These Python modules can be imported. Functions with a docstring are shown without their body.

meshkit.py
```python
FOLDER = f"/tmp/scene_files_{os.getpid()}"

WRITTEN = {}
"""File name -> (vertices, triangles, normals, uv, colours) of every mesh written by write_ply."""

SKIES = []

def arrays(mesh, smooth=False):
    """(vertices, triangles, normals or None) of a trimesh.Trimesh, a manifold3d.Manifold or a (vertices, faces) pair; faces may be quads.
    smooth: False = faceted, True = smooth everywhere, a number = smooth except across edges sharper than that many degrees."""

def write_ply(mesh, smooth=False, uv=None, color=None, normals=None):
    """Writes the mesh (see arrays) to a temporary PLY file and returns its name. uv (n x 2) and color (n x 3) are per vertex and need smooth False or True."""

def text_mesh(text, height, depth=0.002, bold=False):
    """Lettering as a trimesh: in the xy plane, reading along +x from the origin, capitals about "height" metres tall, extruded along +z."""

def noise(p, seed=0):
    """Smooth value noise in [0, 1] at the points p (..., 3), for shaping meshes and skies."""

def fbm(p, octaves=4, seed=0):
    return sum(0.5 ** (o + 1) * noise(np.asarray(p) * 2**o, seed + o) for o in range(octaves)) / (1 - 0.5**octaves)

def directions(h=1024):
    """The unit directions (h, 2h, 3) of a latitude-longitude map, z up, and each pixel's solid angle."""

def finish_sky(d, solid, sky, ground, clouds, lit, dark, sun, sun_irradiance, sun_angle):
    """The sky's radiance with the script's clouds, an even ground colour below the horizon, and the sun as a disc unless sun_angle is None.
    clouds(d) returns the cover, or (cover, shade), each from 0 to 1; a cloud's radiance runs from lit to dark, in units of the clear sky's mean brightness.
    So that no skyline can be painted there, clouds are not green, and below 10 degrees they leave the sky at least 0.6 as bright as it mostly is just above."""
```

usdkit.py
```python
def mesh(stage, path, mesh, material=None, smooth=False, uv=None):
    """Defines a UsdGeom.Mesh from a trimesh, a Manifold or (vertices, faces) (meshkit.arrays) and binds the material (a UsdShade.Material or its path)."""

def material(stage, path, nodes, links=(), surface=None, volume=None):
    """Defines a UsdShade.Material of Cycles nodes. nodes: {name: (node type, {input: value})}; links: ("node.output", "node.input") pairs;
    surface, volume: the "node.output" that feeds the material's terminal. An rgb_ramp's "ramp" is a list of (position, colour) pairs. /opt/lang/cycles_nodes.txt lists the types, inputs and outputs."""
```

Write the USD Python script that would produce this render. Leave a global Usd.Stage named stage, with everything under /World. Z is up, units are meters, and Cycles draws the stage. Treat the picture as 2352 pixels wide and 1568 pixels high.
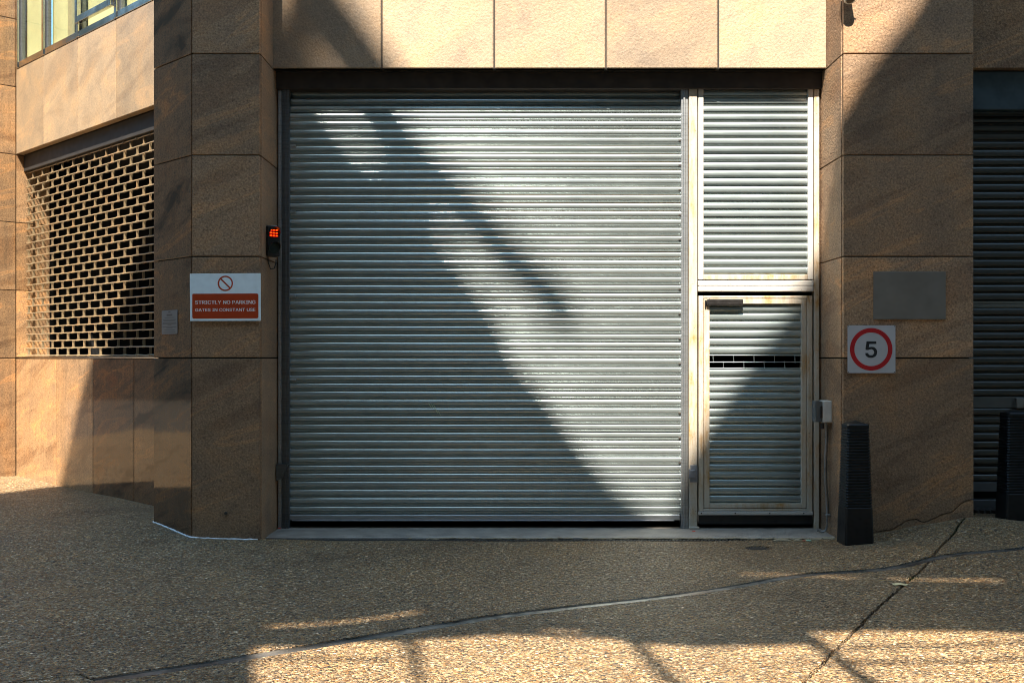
import math, random
import numpy as np, trimesh, manifold3d as mf
import shapely.geometry as sg
from shapely import affinity
from shapely.ops import unary_union
import usdkit, meshkit
from pxr import Usd, UsdGeom, UsdShade, UsdLux, Gf, Sdf

random.seed(7); np.random.seed(7)
stage = Usd.Stage.CreateInMemory()
UsdGeom.SetStageUpAxis(stage, UsdGeom.Tokens.z)
UsdGeom.SetStageMetersPerUnit(stage, 1.0)
world = UsdGeom.Xform.Define(stage, '/World')
stage.SetDefaultPrim(world.GetPrim())
UsdGeom.Scope.Define(stage, '/World/Looks')

# ------------------------------------------------------------------ camera, sky, sun
F, CX, CY, EYE = 2450.0, 1176.0, 822.0, 1.58          # the lens in units of a 2352 wide picture
cam = UsdGeom.Camera.Define(stage, '/World/camera')
cam.CreateHorizontalApertureAttr(36.0)
cam.CreateFocalLengthAttr(36.0 * F / 2352)
cam.CreateVerticalApertureAttr(24.0)
cam.CreateVerticalApertureOffsetAttr(36.0 * (CY - 784) / 2352)
cam.CreateClippingRangeAttr(Gf.Vec2f(0.05, 500))
cam.CreateExposureAttr(2.05)
cam.AddTranslateOp().Set(Gf.Vec3d(0, 0, EYE)); cam.AddRotateXOp().Set(90.0)

SUN = np.array([-0.183, -1.0, 1.57]); SUN /= np.linalg.norm(SUN)
sky_strength, sun_strength = 0.132, 1.22
dome = UsdLux.DomeLight.Define(stage, '/World/sky')
dome.CreateIntensityAttr(1.0)
dome.GetPrim().SetCustomDataByKey('kind', 'structure'); dome.GetPrim().SetCustomDataByKey('label', 'hazy blue sky above the street')
sky_mat = usdkit.material(stage, '/World/Looks/sky', {
    'sky': ('sky_texture', {'sky_type': 'single_scattering', 'sun_disc': False, 'sun_elevation': math.asin(SUN[2]), 'sun_rotation': math.atan2(SUN[0], SUN[1]), 'altitude': 50.0, 'aerosol_density': 0.5, 'ozone_density': 0.35}),
    'tint': ('mix_color', {'blend_type': 'multiply', 'fac': 1.0, 'b': (0.76, 1.0, 0.99), 'use_clamp': False}),
    'bg': ('background_shader', {'strength': sky_strength})}, [('sky.color', 'tint.a'), ('tint.result', 'bg.color')], surface='bg.background')
UsdShade.MaterialBindingAPI.Apply(dome.GetPrim()).Bind(sky_mat)
sun = UsdLux.DistantLight.Define(stage, '/World/sun')
sun.CreateIntensityAttr(sun_strength); sun.CreateAngleAttr(0.5); sun.CreateNormalizeAttr(True)
sun.CreateColorAttr(Gf.Vec3f(1.0, 0.905, 0.785))
zax = SUN; xax = np.cross([0, 0, 1], zax); xax /= np.linalg.norm(xax); yax = np.cross(zax, xax)
m4 = np.eye(4); m4[0, :3], m4[1, :3], m4[2, :3] = xax, yax, zax
sun.AddTransformOp().Set(Gf.Matrix4d(*m4.ravel().tolist()))

# ------------------------------------------------------------------ helpers
used = {}
def path_for(name, parent=None):
    base = (str(parent.GetPath()) if parent is not None else '/World') + '/' + name
    k = used.get(base, 0); used[base] = k + 1
    return base if k == 0 else f'{base}_{k:03d}'
def tag(p, label=None, cat=None, group=None, kind=None):
    for k, v in (('label', label), ('category', cat), ('group', group), ('kind', kind)):
        if v: p.SetCustomDataByKey(k, v)
    return p
def thing(name, label, cat=None, group=None, kind=None, parent=None):
    x = UsdGeom.Xform.Define(stage, path_for(name, parent))
    return tag(x.GetPrim(), label, cat, group, kind)
def obj(name, mesh, mat, parent=None, smooth=False, **kw):
    if isinstance(mesh, (list,)): mesh = trimesh.util.concatenate(mesh)
    m = usdkit.mesh(stage, path_for(name, parent), mesh, mat, smooth=smooth)
    return tag(m.GetPrim(), **kw)
def at(px, py, Y):
    return np.array([(px - CX) / F * Y, Y, EYE - (py - CY) / F * Y])
def X_(px, Y): return (px - CX) / F * Y
def Z_(py, Y): return EYE - (py - CY) / F * Y
def cbox(x0, x1, y0, y1, z0, z1, c=0.002):
    c = min(c, 0.45 * min(x1 - x0, y1 - y0, z1 - z0))
    if c <= 0: 
        b = trimesh.creation.box(extents=(x1 - x0, y1 - y0, z1 - z0)); b.apply_translation(((x0 + x1) / 2, (y0 + y1) / 2, (z0 + z1) / 2)); return b
    pts = []
    for sx in (0, 1):
        for sy in (0, 1):
            for sz in (0, 1):
                p = np.array([x1 if sx else x0, y1 if sy else y0, z1 if sz else z0], float)
                d = np.array([-1 if sx else 1, -1 if sy else 1, -1 if sz else 1]) * c
                for k in range(3):
                    q = p + d; q[k] = p[k]; pts.append(q)
    return trimesh.convex.convex_hull(np.array(pts))
def moved(mesh, M): 
    m = mesh.copy(); m.apply_transform(M); return m
def frame(o, ex, ey, ez=(0, 0, 1)):
    M = np.eye(4); M[:3, 0], M[:3, 1], M[:3, 2], M[:3, 3] = ex, ey, ez, o; return M
def tube(pts, r, sides=8, closed_ends=True):
    p = np.asarray(pts, float); n = len(p)
    t = np.gradient(p, axis=0); t /= np.linalg.norm(t, axis=1, keepdims=True)
    ref = np.array([0, 0, 1.0]) if abs(t[0][2]) < 0.8 else np.array([1.0, 0, 0])
    V, Fc = [], []
    rr = np.broadcast_to(r, (n,))
    for i in range(n):
        a = np.cross(t[i], ref); a /= np.linalg.norm(a); b = np.cross(t[i], a)
        for k in range(sides):
            w = 2 * math.pi * k / sides; V.append(p[i] + rr[i] * (math.cos(w) * a + math.sin(w) * b))
    for i in range(n - 1):
        for k in range(sides):
            q = [i * sides + k, i * sides + (k + 1) % sides, (i + 1) * sides + (k + 1) % sides, (i + 1) * sides + k]
            Fc += [[q[0], q[2], q[1]], [q[0], q[3], q[2]]]
    V.append(p[0]); V.append(p[-1]); a0, a1 = len(V) - 2, len(V) - 1
    for k in range(sides):
        Fc += [[a0, k, (k + 1) % sides], [a1, (n - 1) * sides + (k + 1) % sides, (n - 1) * sides + k]]
    m = trimesh.Trimesh(V, Fc, process=False); trimesh.repair.fix_normals(m); return m
def extr(poly, depth, M=None):
    """polygon (x, z) extruded towards -y by depth (front face at y=-depth), then M"""
    out = []
    for g in getattr(poly, 'geoms', [poly]):
        e = trimesh.creation.extrude_polygon(g, depth, engine='earcut')
        v = e.vertices.copy(); e.vertices = np.stack([v[:, 0], -v[:, 2], v[:, 1]], 1)
        out.append(e)
    e = trimesh.util.concatenate(out)
    if M is not None: e.apply_transform(M)
    return e
def rect(x0, z0, x1, z1, r=0.0):
    b = sg.box(min(x0, x1) + r, min(z0, z1) + r, max(x0, x1) - r, max(z0, z1) - r)
    return b.buffer(r, quad_segs=5) if r else b
def xstrip(prof, x0, x1):
    """closed profile of (y, z) points extruded along x"""
    poly = sg.Polygon(prof)
    e = trimesh.creation.extrude_polygon(poly, x1 - x0, engine='earcut')
    v = e.vertices.copy(); e.vertices = np.stack([v[:, 2] + x0, v[:, 0], v[:, 1]], 1)
    return e

# ------------------------------------------------------------------ materials
L = '/World/Looks/'
def mat(name, nodes, links, surface='p.BSDF'): return usdkit.material(stage, L + name, nodes, links, surface=surface)
def plain(name, col, rough=0.5, metal=0.0, var=0.12, scale=18.0, spec=0.5, bump=0.0, bscale=150.0):
    c = np.array(col)
    nodes = {'tc': ('texture_coordinate', {}), 'n': ('noise_texture', {'scale': scale, 'detail': 6.0, 'roughness': 0.62}),
             'r': ('rgb_ramp', {'ramp': [(0.3, tuple(c * (1 - var))), (0.7, tuple(np.minimum(c * (1 + var), 1)))]}),
             'rr': ('map_range', {'from_min': 0.3, 'from_max': 0.7, 'to_min': max(rough - 0.08, 0.02), 'to_max': min(rough + 0.08, 1)}),
             'p': ('principled_bsdf', {'metallic': metal, 'specular_ior_level': spec})}
    links = [('tc.object', 'n.vector'), ('n.fac', 'r.fac'), ('r.color', 'p.base_color'), ('n.fac', 'rr.value'), ('rr.result', 'p.roughness')]
    if bump:
        nodes['bn'] = ('noise_texture', {'scale': bscale, 'detail': 3.0}); nodes['b'] = ('bump', {'strength': 1.0, 'distance': bump})
        links += [('tc.object', 'bn.vector'), ('bn.fac', 'b.height'), ('b.normal', 'p.normal')]
    return mat(name, nodes, links)

def granite(name, base, rough, bump, vein=0.5, spec=0.5, streak=0.0, speck=0.5, con=1.0, vd=1.0):
    b = np.array(base)
    def k(f): return tuple(np.minimum(b * (1 + (np.array(f) - 1) * con), 1))
    nodes = {
        'tc': ('texture_coordinate', {}), 'oi': ('object_info', {}),
        'ra': ('math', {'math_type': 'multiply', 'value2': 41.0}), 'rb': ('math', {'math_type': 'multiply', 'value2': 17.0}),
        'cx': ('combine_xyz', {}), 'v': ('vector_math', {'math_type': 'add'}),
        # grain: crystals of different tone
        'g1': ('noise_texture', {'scale': 62.0, 'detail': 4.0, 'roughness': 0.68}),
        'g1r': ('rgb_ramp', {'ramp': [(0.28, k(0.42)), (0.42, k(0.82)), (0.55, k(1.05)), (0.72, k([1.45, 1.40, 1.35]))]}),
        'g2': ('voronoi_texture', {'scale': 120.0}),
        'g2b': ('separate_xyz', {}),
        'g2r': ('rgb_ramp', {'ramp': [(0.0, (0.40, 0.38, 0.38)), (0.14, (0.62, 0.6, 0.6)), (0.2, (1, 1, 1)), (0.9, (1.05, 1.05, 1.05)), (1.0, (1.35, 1.3, 1.25))]}),
        'm1': ('mix_color', {'blend_type': 'multiply', 'fac': speck, 'use_clamp': False}),
        # broad mottling
        'n2': ('noise_texture', {'scale': 2.3, 'detail': 5.0, 'roughness': 0.6, 'distortion': 0.6}),
        'n2r': ('rgb_ramp', {'ramp': [(0.28, (0.70, 0.74, 0.82)), (0.5, (1, 1, 1)), (0.72, (1.22, 1.08, 0.90))]}),
        'm2': ('mix_color', {'blend_type': 'multiply', 'fac': 0.85, 'use_clamp': False}),
        # drifting bands of paler / pinker stone running up to the right
        'mp': ('mapping', {'mapping_type': 'texture', 'rotation': (0.0, -0.42, 0.0), 'scale': (2.6, 1.6, 0.42)}),
        'n3': ('noise_texture', {'scale': 1.5, 'detail': 6.0, 'roughness': 0.58, 'distortion': 0.9}),
        'n3r': ('rgb_ramp', {'ramp': [(0.36, (0.62 * vd, 0.57 * vd, 0.56 * vd)), (0.41, (0.72, 0.69, 0.68)), (0.47, (1, 1, 1)), (0.57, (1, 1, 1)), (0.60, (1.5, 1.3, 1.08)), (0.625, (1.5, 1.3, 1.08)), (0.655, (1.0, 1.0, 1.0)), (0.78, (1.25, 1.0, 0.88))]}),
        'm3': ('mix_color', {'blend_type': 'multiply', 'fac': vein, 'use_clamp': False}),
        # hairline dark veins
        'n4': ('noise_texture', {'type': 'ridged_multifractal', 'scale': 1.2, 'detail': 7.0, 'roughness': 0.62, 'use_normalize': True}),
        'n4r': ('rgb_ramp', {'ramp': [(0.80, (1, 1, 1)), (0.90, (0.38, 0.36, 0.36))]}),
        'm4': ('mix_color', {'blend_type': 'multiply', 'fac': min(1.0, vein * 1.1), 'use_clamp': False}),
        # each slab its own tone
        'tv': ('map_range', {'from_min': 0.0, 'from_max': 1.0, 'to_min': 0.80, 'to_max': 1.14}),
        'm5': ('hsv', {}),
        'bn': ('noise_texture', {'scale': 48.0, 'detail': 3.0, 'roughness': 0.6}),
        'b': ('bump', {'strength': 1.0, 'distance': bump}),
        'p': ('principled_bsdf', {'roughness': rough, 'specular_ior_level': spec}),
    }
    links = [('oi.random', 'ra.value1'), ('oi.random', 'rb.value1'), ('ra.value', 'cx.x'), ('rb.value', 'cx.y'), ('ra.value', 'cx.z'),
             ('tc.object', 'v.vector1'), ('cx.vector', 'v.vector2'),
             ('tc.object', 'g1.vector'), ('g1.fac', 'g1r.fac'), ('tc.object', 'g2.vector'), ('g2.color', 'g2b.vector'), ('g2b.x', 'g2r.fac'),
             ('g1r.color', 'm1.a'), ('g2r.color', 'm1.b'), ('v.vector', 'n2.vector'), ('n2.fac', 'n2r.fac'), ('m1.result', 'm2.a'), ('n2r.color', 'm2.b'),
             ('v.vector', 'mp.vector'), ('mp.vector', 'n3.vector'), ('n3.fac', 'n3r.fac'), ('m2.result', 'm3.a'), ('n3r.color', 'm3.b'),
             ('mp.vector', 'n4.vector'), ('n4.fac', 'n4r.fac'), ('m3.result', 'm4.a'), ('n4r.color', 'm4.b'),
             ('oi.random', 'tv.value'), ('m4.result', 'm5.color'), ('tv.result', 'm5.value')]
    last = 'm5.color'
    if streak:                       # rain streaks running down the polish
        nodes.update({'ms': ('mapping', {'scale': (26.0, 26.0, 0.9)}), 'ns': ('noise_texture', {'scale': 1.0, 'detail': 4.0, 'roughness': 0.6}),
                      'nsr': ('rgb_ramp', {'ramp': [(0.35, (0.72, 0.74, 0.80)), (0.6, (1.12, 1.05, 0.98))]}), 'm6': ('mix_color', {'blend_type': 'multiply', 'fac': streak, 'use_clamp': False})})
        links += [('v.vector', 'ms.vector'), ('ms.vector', 'ns.vector'), ('ns.fac', 'nsr.fac'), (last, 'm6.a'), ('nsr.color', 'm6.b')]
        last = 'm6.result'
    links += [(last, 'p.base_color'), ('tc.object', 'bn.vector'), ('bn.fac', 'b.height'), ('b.normal', 'p.normal')]
    return mat(name, nodes, links)

GR = granite('granite_flamed', (0.315, 0.203, 0.120), 0.78, 0.008, vein=0.65, spec=0.3, con=1.0, speck=0.5, vd=1.28)
GF = granite('granite_pale', (0.345, 0.252, 0.165), 0.72, 0.005, vein=0.22, spec=0.4, speck=0.2, con=0.5)
GS = granite('granite_honed', (0.315, 0.226, 0.138), 0.35, 0.001, vein=0.4, spec=0.4, speck=0.25, con=0.6)
GJ = granite('granite_sawn', (0.315, 0.192, 0.104), 0.55, 0.0015, vein=0.4, spec=0.4)
GP_SHADE = granite('granite_polished_shaded', (0.150, 0.083, 0.042), 0.05, 0.00004, vein=1.0, spec=0.4, streak=0.45, vd=0.45)  # shade is in the colour: darker copy for polished stone out of sun
GP_LIT = granite('granite_polished_lit', (0.30, 0.188, 0.100), 0.07, 0.00005, vein=0.75, spec=0.38, streak=0.4, vd=0.95)  # lit copy of the same polished stone, paler where the sun falls
MORTAR = plain('mortar', (0.075, 0.06, 0.045), 0.9, var=0.3, scale=40)
MORTAR_D = plain('black_joint', (0.03, 0.025, 0.02), 0.9, var=0.3, scale=40)
BEAM = plain('dark_beam', (0.035, 0.028, 0.024), 0.75, var=0.6, scale=7)  # near black brown with strong mottling
DARK = plain('dark_interior', (0.018, 0.018, 0.018), 0.9, var=0.3)
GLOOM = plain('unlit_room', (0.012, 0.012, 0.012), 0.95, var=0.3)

def galv(name, col, rough, streaky=0.35, metal=0.93):
    c = np.array(col)
    return mat(name, {
        'tc': ('texture_coordinate', {}), 'oi': ('object_info', {}), 'ra': ('math', {'math_type': 'multiply', 'value2': 60.0}), 'cx': ('combine_xyz', {}), 'va': ('vector_math', {'math_type': 'add'}),
        'mp': ('mapping', {'scale': (1.0, 1.0, 14.0)}), 'n': ('noise_texture', {'scale': 5.0, 'detail': 6.0, 'roughness': 0.65}),
        'r': ('rgb_ramp', {'ramp': [(0.28, tuple(c * (1 - streaky))), (0.5, tuple(c)), (0.75, tuple(np.minimum(c * 1.12, 1)))]}),
        'n2': ('noise_texture', {'scale': 3.0, 'detail': 4.0}), 'rr': ('map_range', {'from_min': 0.3, 'from_max': 0.7, 'to_min': rough - 0.02, 'to_max': rough + 0.03}),
        'p': ('principled_bsdf', {'metallic': metal, 'specular_ior_level': 0.5})},
        [('oi.random', 'ra.value1'), ('ra.value', 'cx.x'), ('tc.object', 'va.vector1'), ('cx.vector', 'va.vector2'), ('va.vector', 'mp.vector'), ('mp.vector', 'n.vector'), ('n.fac', 'r.fac'), ('r.color', 'p.base_color'),
         ('va.vector', 'n2.vector'), ('n2.fac', 'rr.value'), ('rr.result', 'p.roughness')])
GALV = galv('galvanised_slat', (0.445, 0.50, 0.49), 0.20, 0.08, 0.80)
GALV_D = galv('door_slat', (0.41, 0.475, 0.47), 0.24, 0.09, 0.78)
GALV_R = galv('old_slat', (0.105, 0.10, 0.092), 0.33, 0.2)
RAIL = galv('guide_rail_metal', (0.42, 0.44, 0.45), 0.42)
RAILD = galv('guide_rail_dark', (0.15, 0.16, 0.165), 0.45)

def rusty(name, paint, rust=(0.30, 0.13, 0.03), amount=0.60):
    p = np.array(paint)
    return mat(name, {
        'tc': ('texture_coordinate', {}), 'n': ('noise_texture', {'scale': 3.2, 'detail': 8.0, 'roughness': 0.72}),
        'mp': ('mapping', {'scale': (14.0, 14.0, 3.0)}), 'n2': ('noise_texture', {'scale': 1.0, 'detail': 7.0, 'roughness': 0.7}),
        'r1': ('map_range', {'from_min': amount - 0.06, 'from_max': amount + 0.10, 'to_min': 0.0, 'to_max': 1.0}),
        'r2': ('map_range', {'from_min': 0.42, 'from_max': 0.68, 'to_min': 0.0, 'to_max': 1.0}),
        'mm': ('math', {'math_type': 'multiply'}), 'ms': ('math', {'math_type': 'multiply', 'value2': 0.85, 'use_clamp': True}),
        'sp': ('noise_texture', {'scale': 90.0, 'detail': 2.0}), 'spr': ('rgb_ramp', {'ramp': [(0.27, (0.25, 0.17, 0.10)), (0.33, (1, 1, 1))]}),
        'pr': ('rgb_ramp', {'ramp': [(0.3, tuple(p * 0.86)), (0.65, tuple(p))]}),
        'mx': ('mix_color', {'b': rust}), 'm2': ('mix_color', {'blend_type': 'multiply', 'fac': 0.8}),
        'p': ('principled_bsdf', {'roughness': 0.42, 'specular_ior_level': 0.45})},
        [('tc.object', 'n.vector'), ('tc.object', 'mp.vector'), ('mp.vector', 'n2.vector'), ('n.fac', 'r1.value'), ('n2.fac', 'r2.value'), ('r1.result', 'mm.value1'), ('r2.result', 'mm.value2'), ('mm.value', 'ms.value1'),
         ('n.fac', 'pr.fac'), ('pr.color', 'mx.a'), ('ms.value', 'mx.fac'), ('tc.object', 'sp.vector'), ('sp.fac', 'spr.fac'), ('mx.result', 'm2.a'), ('spr.color', 'm2.b'), ('m2.result', 'p.base_color')])
PAINT = rusty('cream_paint_rusting', (0.52, 0.465, 0.375), rust=(0.36, 0.20, 0.06), amount=0.42)
PAINT_C = rusty('cream_paint', (0.52, 0.49, 0.44), rust=(0.42, 0.26, 0.10), amount=0.66)
RUSTL = plain('rust_line', (0.16, 0.075, 0.025), 0.8, var=0.5, scale=30)
GRILLE = rusty('bronze_grille', (0.25, 0.185, 0.105), rust=(0.30, 0.16, 0.06), amount=0.52)
STEEL = plain('polished_steel', (0.62, 0.60, 0.56), 0.16, metal=1.0, var=0.1, scale=3, bump=0.0012, bscale=6)
HEAD = plain('grille_header', (0.014, 0.012, 0.010), 0.7, var=0.25, scale=9)
BLIND = plain('yellow_blind', (0.42, 0.39, 0.215), 0.8, var=0.12, scale=3)
BLACK = plain('black_plastic', (0.012, 0.012, 0.012), 0.4, var=0.3)
BOLL = plain('bollard_black', (0.007, 0.007, 0.007), 0.40, spec=0.36, var=0.35, scale=25, bump=0.0006, bscale=60)
WHITE = plain('sign_white', (0.78, 0.89, 0.93), 0.35, var=0.04)
SIGNGREY = plain('sign_grey_white', (0.45, 0.45, 0.46), 0.4, var=0.05, scale=9)
RED = plain('sign_red', (0.42, 0.042, 0.003), 0.4, var=0.05)
RED2 = plain('ring_red', (0.42, 0.008, 0.012), 0.4, var=0.08)
LETTER = plain('sign_letter_white', (0.82, 0.80, 0.80), 0.45, var=0.04)
INK = plain('sign_black', (0.012, 0.013, 0.014), 0.5, var=0.1)
PLAQUE = plain('dull_steel_plate', (0.165, 0.148, 0.122), 0.5, metal=0.0, var=0.16, scale=5)
PLQ = plain('grey_notice', (0.14, 0.135, 0.13), 0.5, var=0.06)
PLQT = plain('notice_print', (0.055, 0.053, 0.05), 0.6)
BOXW = plain('switch_box_white', (0.58, 0.57, 0.53), 0.4, var=0.08)
LIDG = mat('smoky_lid', {'t': ('transparent_bsdf', {'color': (0.55, 0.55, 0.53)}), 'g': ('principled_bsdf', {'base_color': (0.16, 0.16, 0.155), 'roughness': 0.15}), 'm': ('mix_closure', {'fac': 0.6})}, [('t.BSDF', 'm.closure1'), ('g.BSDF', 'm.closure2')], surface='m.closure')
CONDUIT = plain('conduit_metal', (0.30, 0.30, 0.29), 0.4, metal=0.6, var=0.2)
PLATEG = plain('grey_steel_patch', (0.20, 0.22, 0.25), 0.45, metal=0.3, var=0.2)
THRESH = plain('worn_checker_plate', (0.30, 0.26, 0.215), 0.6, metal=0.0, var=0.3, scale=6)
IRON = plain('cast_iron', (0.045, 0.038, 0.032), 0.6, metal=0.3, var=0.35)
SEAL = plain('white_sealant', (0.80, 0.80, 0.78), 0.6, var=0.1, scale=30)
STRIP = plain('worn_steel_strip', (0.34, 0.32, 0.29), 0.26, metal=0.85, var=0.45, scale=4)
LEDM = mat('red_led', {'e': ('emission', {'color': (1.0, 0.012, 0.0), 'strength': 0.32})}, [], surface='e.emission')
LEDH = mat('red_led_core', {'e': ('emission', {'color': (1.0, 0.16, 0.01), 'strength': 0.6})}, [], surface='e.emission')
LENSD = plain('dark_green_lens', (0.012, 0.022, 0.018), 0.2)
LENSR = plain('dark_red_lens', (0.05, 0.004, 0.003), 0.25)
CCTV = plain('cctv_white', (0.62, 0.58, 0.50), 0.35, var=0.05)
GLASSB = plain('lens_glass', (0.01, 0.012, 0.012), 0.05)
LEAF = plain('dry_leaf', (0.62, 0.52, 0.27), 0.6, var=0.15, scale=60)
MOSS = plain('moss', (0.035, 0.055, 0.012), 0.9, var=0.5, scale=80)
PAPER_R = plain('red_paper', (0.55, 0.06, 0.03), 0.6); PAPER_G = plain('green_paper', (0.25, 0.42, 0.30), 0.6)
MORTC = plain('crumbled_mortar', (0.30, 0.24, 0.15), 0.9, var=0.3, scale=60, bump=0.004, bscale=90)
BLUEBOX = plain('blue_grey_fascia', (0.055, 0.085, 0.105), 0.35, metal=0.2, var=0.25, scale=5)
OPP = plain('caster_brown', (0.075, 0.055, 0.04), 0.85, var=0.2, scale=3)
OPP2 = plain('opposite_render', (0.11, 0.092, 0.072), 0.85, var=0.15, scale=2)
GLASS = mat('window_glass', {'f': ('fresnel', {'IOR': 1.5}), 't': ('transparent_bsdf', {'color': (0.93, 0.95, 0.92)}), 'g': ('glossy_bsdf', {'roughness': 0.02, 'color': (0.95, 0.95, 0.95)}), 'm': ('mix_closure', {}), 'ge': ('geometry', {}), 'iv': ('math', {'math_type': 'subtract', 'value1': 1.0}), 'ml': ('math', {'math_type': 'multiply'})},
            [('ge.backfacing', 'iv.value2'), ('iv.value', 'ml.value1'), ('f.fac', 'ml.value2'), ('ml.value', 'm.fac'), ('t.BSDF', 'm.closure1'), ('g.BSDF', 'm.closure2')], surface='m.closure')

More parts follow.
